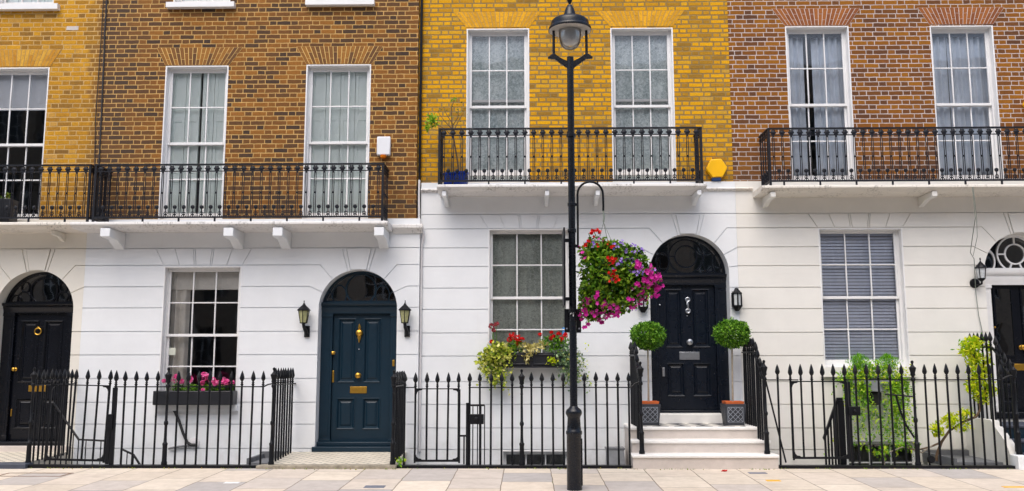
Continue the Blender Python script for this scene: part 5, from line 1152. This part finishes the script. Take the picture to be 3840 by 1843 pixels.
b = MB(); clump(b, (-8.1, -.42, 3.90), (.28, .08, .08), 60, .05, r, .1, 0, .4); clump(b, (-7.93, -.42, 3.94), (.06, .05, .06), 20, .045, r, .1); b.build('foliage', 'leafdry', t, smooth=False, recalc=False)

# ================================================================== WALL FITTINGS
def coach_lantern(label, x, zt, yw, arm_x=0.):
    """tapered six-sided lantern standing on a curved wall arm"""
    t = thing('wall_lantern', label, 'lantern', (x, yw, zt - .5), 'coach lanterns beside the teal door'); y = yw - .13
    MB().lathe([(.002, 0), (.010, -.012), (.005, -.03), (.014, -.045), (.020, -.06), (.030, -.075), (.075, -.115), (.104, -.145), (.104, -.155), (.07, -.158)], x, y, zt, 6).build('roof', 'iron', t)
    MB().lathe([(.082, -.159), (.050, -.335)], x, y, zt, 6).build('glass', 'yglass', t, smooth=False)
    b = MB()
    for k in range(6):
        a = 2 * pi * k / 6 + pi / 6; b.tube([(x + .084 * cos(a), y + .084 * sin(a), zt - .157), (x + .052 * cos(a), y + .052 * sin(a), zt - .338)], .006, 5)
    b.lathe([(.06, -.336), (.06, -.346), (.03, -.352), (.022, -.37)], x, y, zt, 6).build('glazing_frame', 'iron', t)
    s = arm_x
    MB().tube([(x, y, zt - .365), (x + s * .3, y - .005, zt - .40), (x + s, yw - .09, zt - .46), (x + s, yw - .045, zt - .50), (x + s, yw - .03, zt - .53)], [.022, .026, .03, .032, .024], 8).build('arm', 'iron', t)
    bevel(MB().box(x + s - .042, x + s + .042, yw - .028, yw - .0005, zt - .55, zt - .38).build('wall_plate', 'iron', t), .008)
    return t
coach_lantern('black coach lantern with amber glass left of the teal door', -3.365, 2.335, SA, .028); coach_lantern('black coach lantern with amber glass right of the teal door', -1.835, 2.335, SA, .022)
def box_lantern(label, x, zt):
    t = thing('wall_lantern', label, 'lantern', (x, SC, zt - .4), 'half lanterns beside the blue black door'); y = SC - .005
    MB().lathe([(.012, 0), (.03, -.01), (.035, -.03), (.068, -.065), (.085, -.08), (.085, -.092), (.05, -.094)], x, y - .06, zt, 6).build('roof', 'iron', t)
    MB().lathe([(.066, -.094), (.066, -.265)], x, y - .06, zt, 6).build('glass', 'fglass', t, smooth=False)
    b = MB()
    for k in range(6):
        a = 2 * pi * k / 6 + pi / 6; b.box(x + .07 * cos(a) - .010, x + .07 * cos(a) + .010, y - .06 + .07 * sin(a) - .010, y - .06 + .07 * sin(a) + .010, zt - .265, zt - .094)
    b.lathe([(.085, -.2655), (.085, -.28), (.06, -.31), (.035, -.345), (.028, -.352)], x, y - .06, zt, 6).build('glazing_frame', 'iron', t)
    MB().box(x - .055, x + .055, y - .012, y + .0045, zt - .31, zt - .05).build('wall_plate', 'iron', t)
box_lantern('black half lantern on the wall to the right of the blue black door', 3.185, 2.52); box_lantern('black half lantern on the wall left of the blue black door, behind the flowers', 1.765, 2.50)
t = thing('wall_lantern', 'small black lantern hung on wires by the far right white fanlight', 'lantern', (6.83, SC, 2.6)); y = SC - .14
MB().lathe([(.002, 0), (.012, -.02), (.006, -.05), (.016, -.07), (.05, -.11), (.082, -.15), (.084, -.165), (.06, -.168)], 6.85, y, 2.965, 8).build('roof', 'iron', t)
MB().lathe([(.068, -.169), (.050, -.315)], 6.85, y, 2.965, 8).build('glass', 'fglass', t, smooth=False)
b = MB()
for k in range(4): a = 2 * pi * k / 4 + pi / 4; b.tube([(6.85 + .07 * cos(a), y + .07 * sin(a), 2.797), (6.85 + .052 * cos(a), y + .052 * sin(a), 2.648)], .006, 5)
b.lathe([(.058, -.316), (.05, -.335), (.02, -.36)], 6.85, y, 2.965, 8).build('glazing_frame', 'iron', t)
MB().tube([(6.85, y, 2.61), (6.85, y, 2.57), (6.82, SC - .08, 2.545), (6.81, SC - .02, 2.56)], .016, 8).lathe([(.075, 0), (.07, .02), (.03, .03)], 6.81, SC - .001, 2.585, 16, 'y').build('arm', 'iron', t)
t = thing('alarm_box', 'white alarm box with amber lamp on the brown brick wall', 'alarm box', (-2.22, YA, 4.59)); bevel(MB().box(-2.325, -2.115, YA - .085, YA - .0005, 4.60, 4.895).build('casing', 'alarmw', t), .015); MB().lathe([(.05, 0), (.045, -.03), (.02, -.045)], -2.225, YA - .05, 4.5995, 16).build('lamp', 'amber', t)
def hex_alarm(label, x, z, r_, tilt=0):
    t = thing('alarm_box', label, 'alarm box', (x, YC, z)); pts = [(x + r_ * cos(radians(60 * k + tilt)), z + r_ * sin(radians(60 * k + tilt)) * 1.0) for k in range(6)]
    bevel(MB().prism(pts, YC - .08, YC - .0005).build('casing', 'alarmy', t), .012); bevel(MB().box(x - .075, x + .065, YC - .065, YC - .001, z - r_ * .86 - .055, z - r_ * .86 - .002).build('sounder', 'navy', t), .006)
hex_alarm('yellow hexagonal alarm box at the right corner of the yellow brick wall', 2.955, 4.385, .165, 4); hex_alarm('yellow alarm box on the orange brick wall at the right edge', 7.895, 5.385, .14, 4)
tag(bevel(MB().box(-8.15, -8.02 - .13, SA - .012, SA - .0005, 1.60, 1.84).build('brass_plaque', 'brass'), .003), 'small brass plaque on the cream wall at the left edge', 'plaque')
def cable(name, label, pts, rr, mat, cat='cable', n=6): return tag(MB().tube(pts, rr, n).build(name, mat), label, cat)
wob = lambda x, y, z0, z1, n=14, a=.012: [(x + rnd.gauss(0, a), y, z0 + (z1 - z0) * i / n) for i in range(n + 1)]
cable('wall_cable', 'dark cable running down the brickwork, right of the pair at the leftmost house', [(-6.735, YA - .012, 9.1), (-6.735, YA - .012, 6.6), (-6.725, YA - .012, 6.3), (-6.71, YA - .012, 5.4), (-6.70, YA - .012, 4.6), (-6.69, YA - .012, 3.55)], .012, 'cable')
cable('wall_cable', 'thin dark cable running down the brickwork, left of the pair at the leftmost house', [(-6.80, YA - .008, 9.1), (-6.79, YA - .008, 6.6), (-6.80, YA - .008, 5.2), (-6.76, YA - .008, 4.3), (-6.75, YA - .008, 3.55)], .006, 'cable')
cable('down_pipe', 'thin black pipe running down between the brown and bright yellow brick houses', [(-1.665, -.05, 9.1), (-1.665, -.05, 4.22)], .020, 'iron', 'pipe', 8)
cable('conduit', 'thin white pipe down the white wall between the brown and bright yellow houses', [(-1.665, -.07, 4.219), (-1.665, -.085, 3.9), (-1.66, -.09, 3.6), (-1.60, -.09, 3.46), (-1.585, -.09, 3.34), (-1.615, -.065, 3.2), (-1.615, -.065, 1.5), (-1.612, -.065, .08)], .017, 'whitepipe', 'pipe', 8)
cable('loose_wire', 'loose grey wires hanging from the orange house balcony down past the lantern', [(6.60, -.60, 3.96), (6.61, -.60, 3.5), (6.66, -.4, 3.3), (6.74, -.12, 3.05), (6.80, -.10, 2.95), (6.80, -.08, 2.45), (6.83, -.06, 2.1), (6.86, -.06, 1.9), (6.90, -.06, 1.62)], .0055, 'greycable', 'wire', 5)
cable('loose_wire', 'second loose grey wire beside the far right lantern', [(6.605, -.61, 3.96), (6.63, -.6, 3.5), (6.72, -.4, 3.25), (6.78, -.12, 3.0)], .004, 'greycable', 'wire', 5)
cable('waste_pipe', 'black curved pipe on the white wall below the pink flower box', [(-5.40, -.16, .75), (-5.35, -.16, .745), (-5.29, -.16, .68), (-5.22, -.16, .54), (-5.15, -.16, .36), (-5.08, -.16, .22), (-5.02, -.16, .185), (-4.94, -.16, .185)], .022, 'rubber', 'pipe', 8)
cable('waste_pipe', 'grey pipe slanting left from the white flue disc', [(-5.36, -.155, .13), (-5.2, -.155, .16), (-5.05, -.155, .175)], .016, 'lead', 'pipe', 8)
tag(MB().lathe([(.085, 0), (.08, .018), (.05, .03), (.02, .032)], -4.985, SA - .001, .205, 20, 'y').build('flue_cover', 'whitepipe'), 'white round flue cover low on the wall behind the railing', 'flue')
tag(MB().lathe([(.05, 0), (.055, .02), (.045, .05), (.02, .055)], 5.43, F + .0, .10, 14, 'y').build('floodlight', 'iron'), 'small black floodlight at the foot of the orange house railing', 'floodlight')

# ================================================================== PAVEMENT DETAILS
t = thing('manhole_cover', 'paved manhole cover with rusty frame at the left of the pavement', 'manhole cover', (-6.36, -1.95, pz(-1.95)))
y0, y1 = -2.12, -1.80; fr = MB()
for (a, c, d, e) in ((-6.80, -5.94, y0, y0 + .035), (-6.80, -5.94, y1 - .035, y1), (-6.80, -6.765, y0 + .0351, y1 - .0351), (-5.975, -5.94, y0 + .0351, y1 - .0351)):
    o_ = len(fr.v); fr.add([(a, d, pz(d) + .003), (c, d, pz(d) + .003), (c, e, pz(e) + .003), (a, e, pz(e) + .003), (a, d, pz(d) - .02), (c, d, pz(d) - .02), (c, e, pz(e) - .02), (a, e, pz(e) - .02)], [(0, 1, 2, 3), (0, 4, 5, 1), (1, 5, 6, 2), (2, 6, 7, 3), (3, 7, 4, 0)])
fr.build('frame', 'manhole', t, smooth=False)
def patch(name, label, cat, pts, mat, h=.004):
    n = len(pts); b = MB().add([(x, y, pz(y) + h) for x, y in pts] + [(x, y, pz(y) - .01) for x, y in pts], [tuple(range(n))] + [(i, i + n, (i + 1) % n + n, (i + 1) % n) for i in range(n)])
    return tag(b.build(name, mat, None, smooth=False), label, cat)
rect = lambda x0, x1, y0, y1: [(x0, y0), (x1, y0), (x1, y1), (x0, y1)]
patch('cover_plate', 'small steel cover in the paving in front of the teal door', 'cover plate', rect(-1.92, -1.68, -2.99, -2.82), 'steel'); patch('cover_plate', 'small pale cover in the paving below the pink flower box railing', 'cover plate', rect(-3.68, -3.5, -2.66, -2.57), 'paint4'); patch('cover_plate', 'small steel cover in the paving in front of the pale steps', 'cover plate', rect(2.87, 3.10, -1.84, -1.72), 'steel')
patch('paint_mark', 'yellow paint mark on the paving in front of the pale steps', 'paint mark', rect(2.93, 3.10, -2.46, -2.36), 'yel'); patch('paint_mark', 'yellow paint mark at the right edge of the pavement', 'paint mark', rect(5.56, 5.90, -2.92, -2.84), 'yel')
b = MB(); r = random.Random(9)
for i in range(4): b.bloom((2.60 + r.gauss(0, .012), -1.62 + r.gauss(0, .01), pz(-1.62) + .012), .035, (r.gauss(0, .3), 0, 1), 5, r)
tag(b.build('fallen_petals', 'red', None, smooth=False, recalc=False), 'fallen red petals on the paving in front of the pale steps', 'petals')
b = MB()
for i in range(520):
    x = r.uniform(-8, 7.5); y = -1.375 - abs(r.gauss(0, .035)) if not (1.3 < x < 3.4 or -3.7 < x < -1.75) else -1.45 - abs(r.gauss(0, .03))
    if mnoise.noise(Vector((x * 1.7, 0, 3))) < .0 and r.random() < .8: continue
    b.leaf((x, y, pz(y) + .008), .026, .6, (0, 0, .1), 0, r)
tag(b.build('fallen_leaves', 'leafdry', None, smooth=False, recalc=False), 'dry leaf litter along the foot of the railings', 'leaf litter', kind='stuff')
t = tag(MB().build('weed', 'creep') if False else (lambda b: b.build('weed', 'creep', None, smooth=False, recalc=False))((lambda b: [clump(b, (-1.72, -1.36, .06), (.10, .05, .09), 60, .045, r, .1), b][1])(MB())), 'green weed growing by the stone kerb of the teal door path', 'weed')
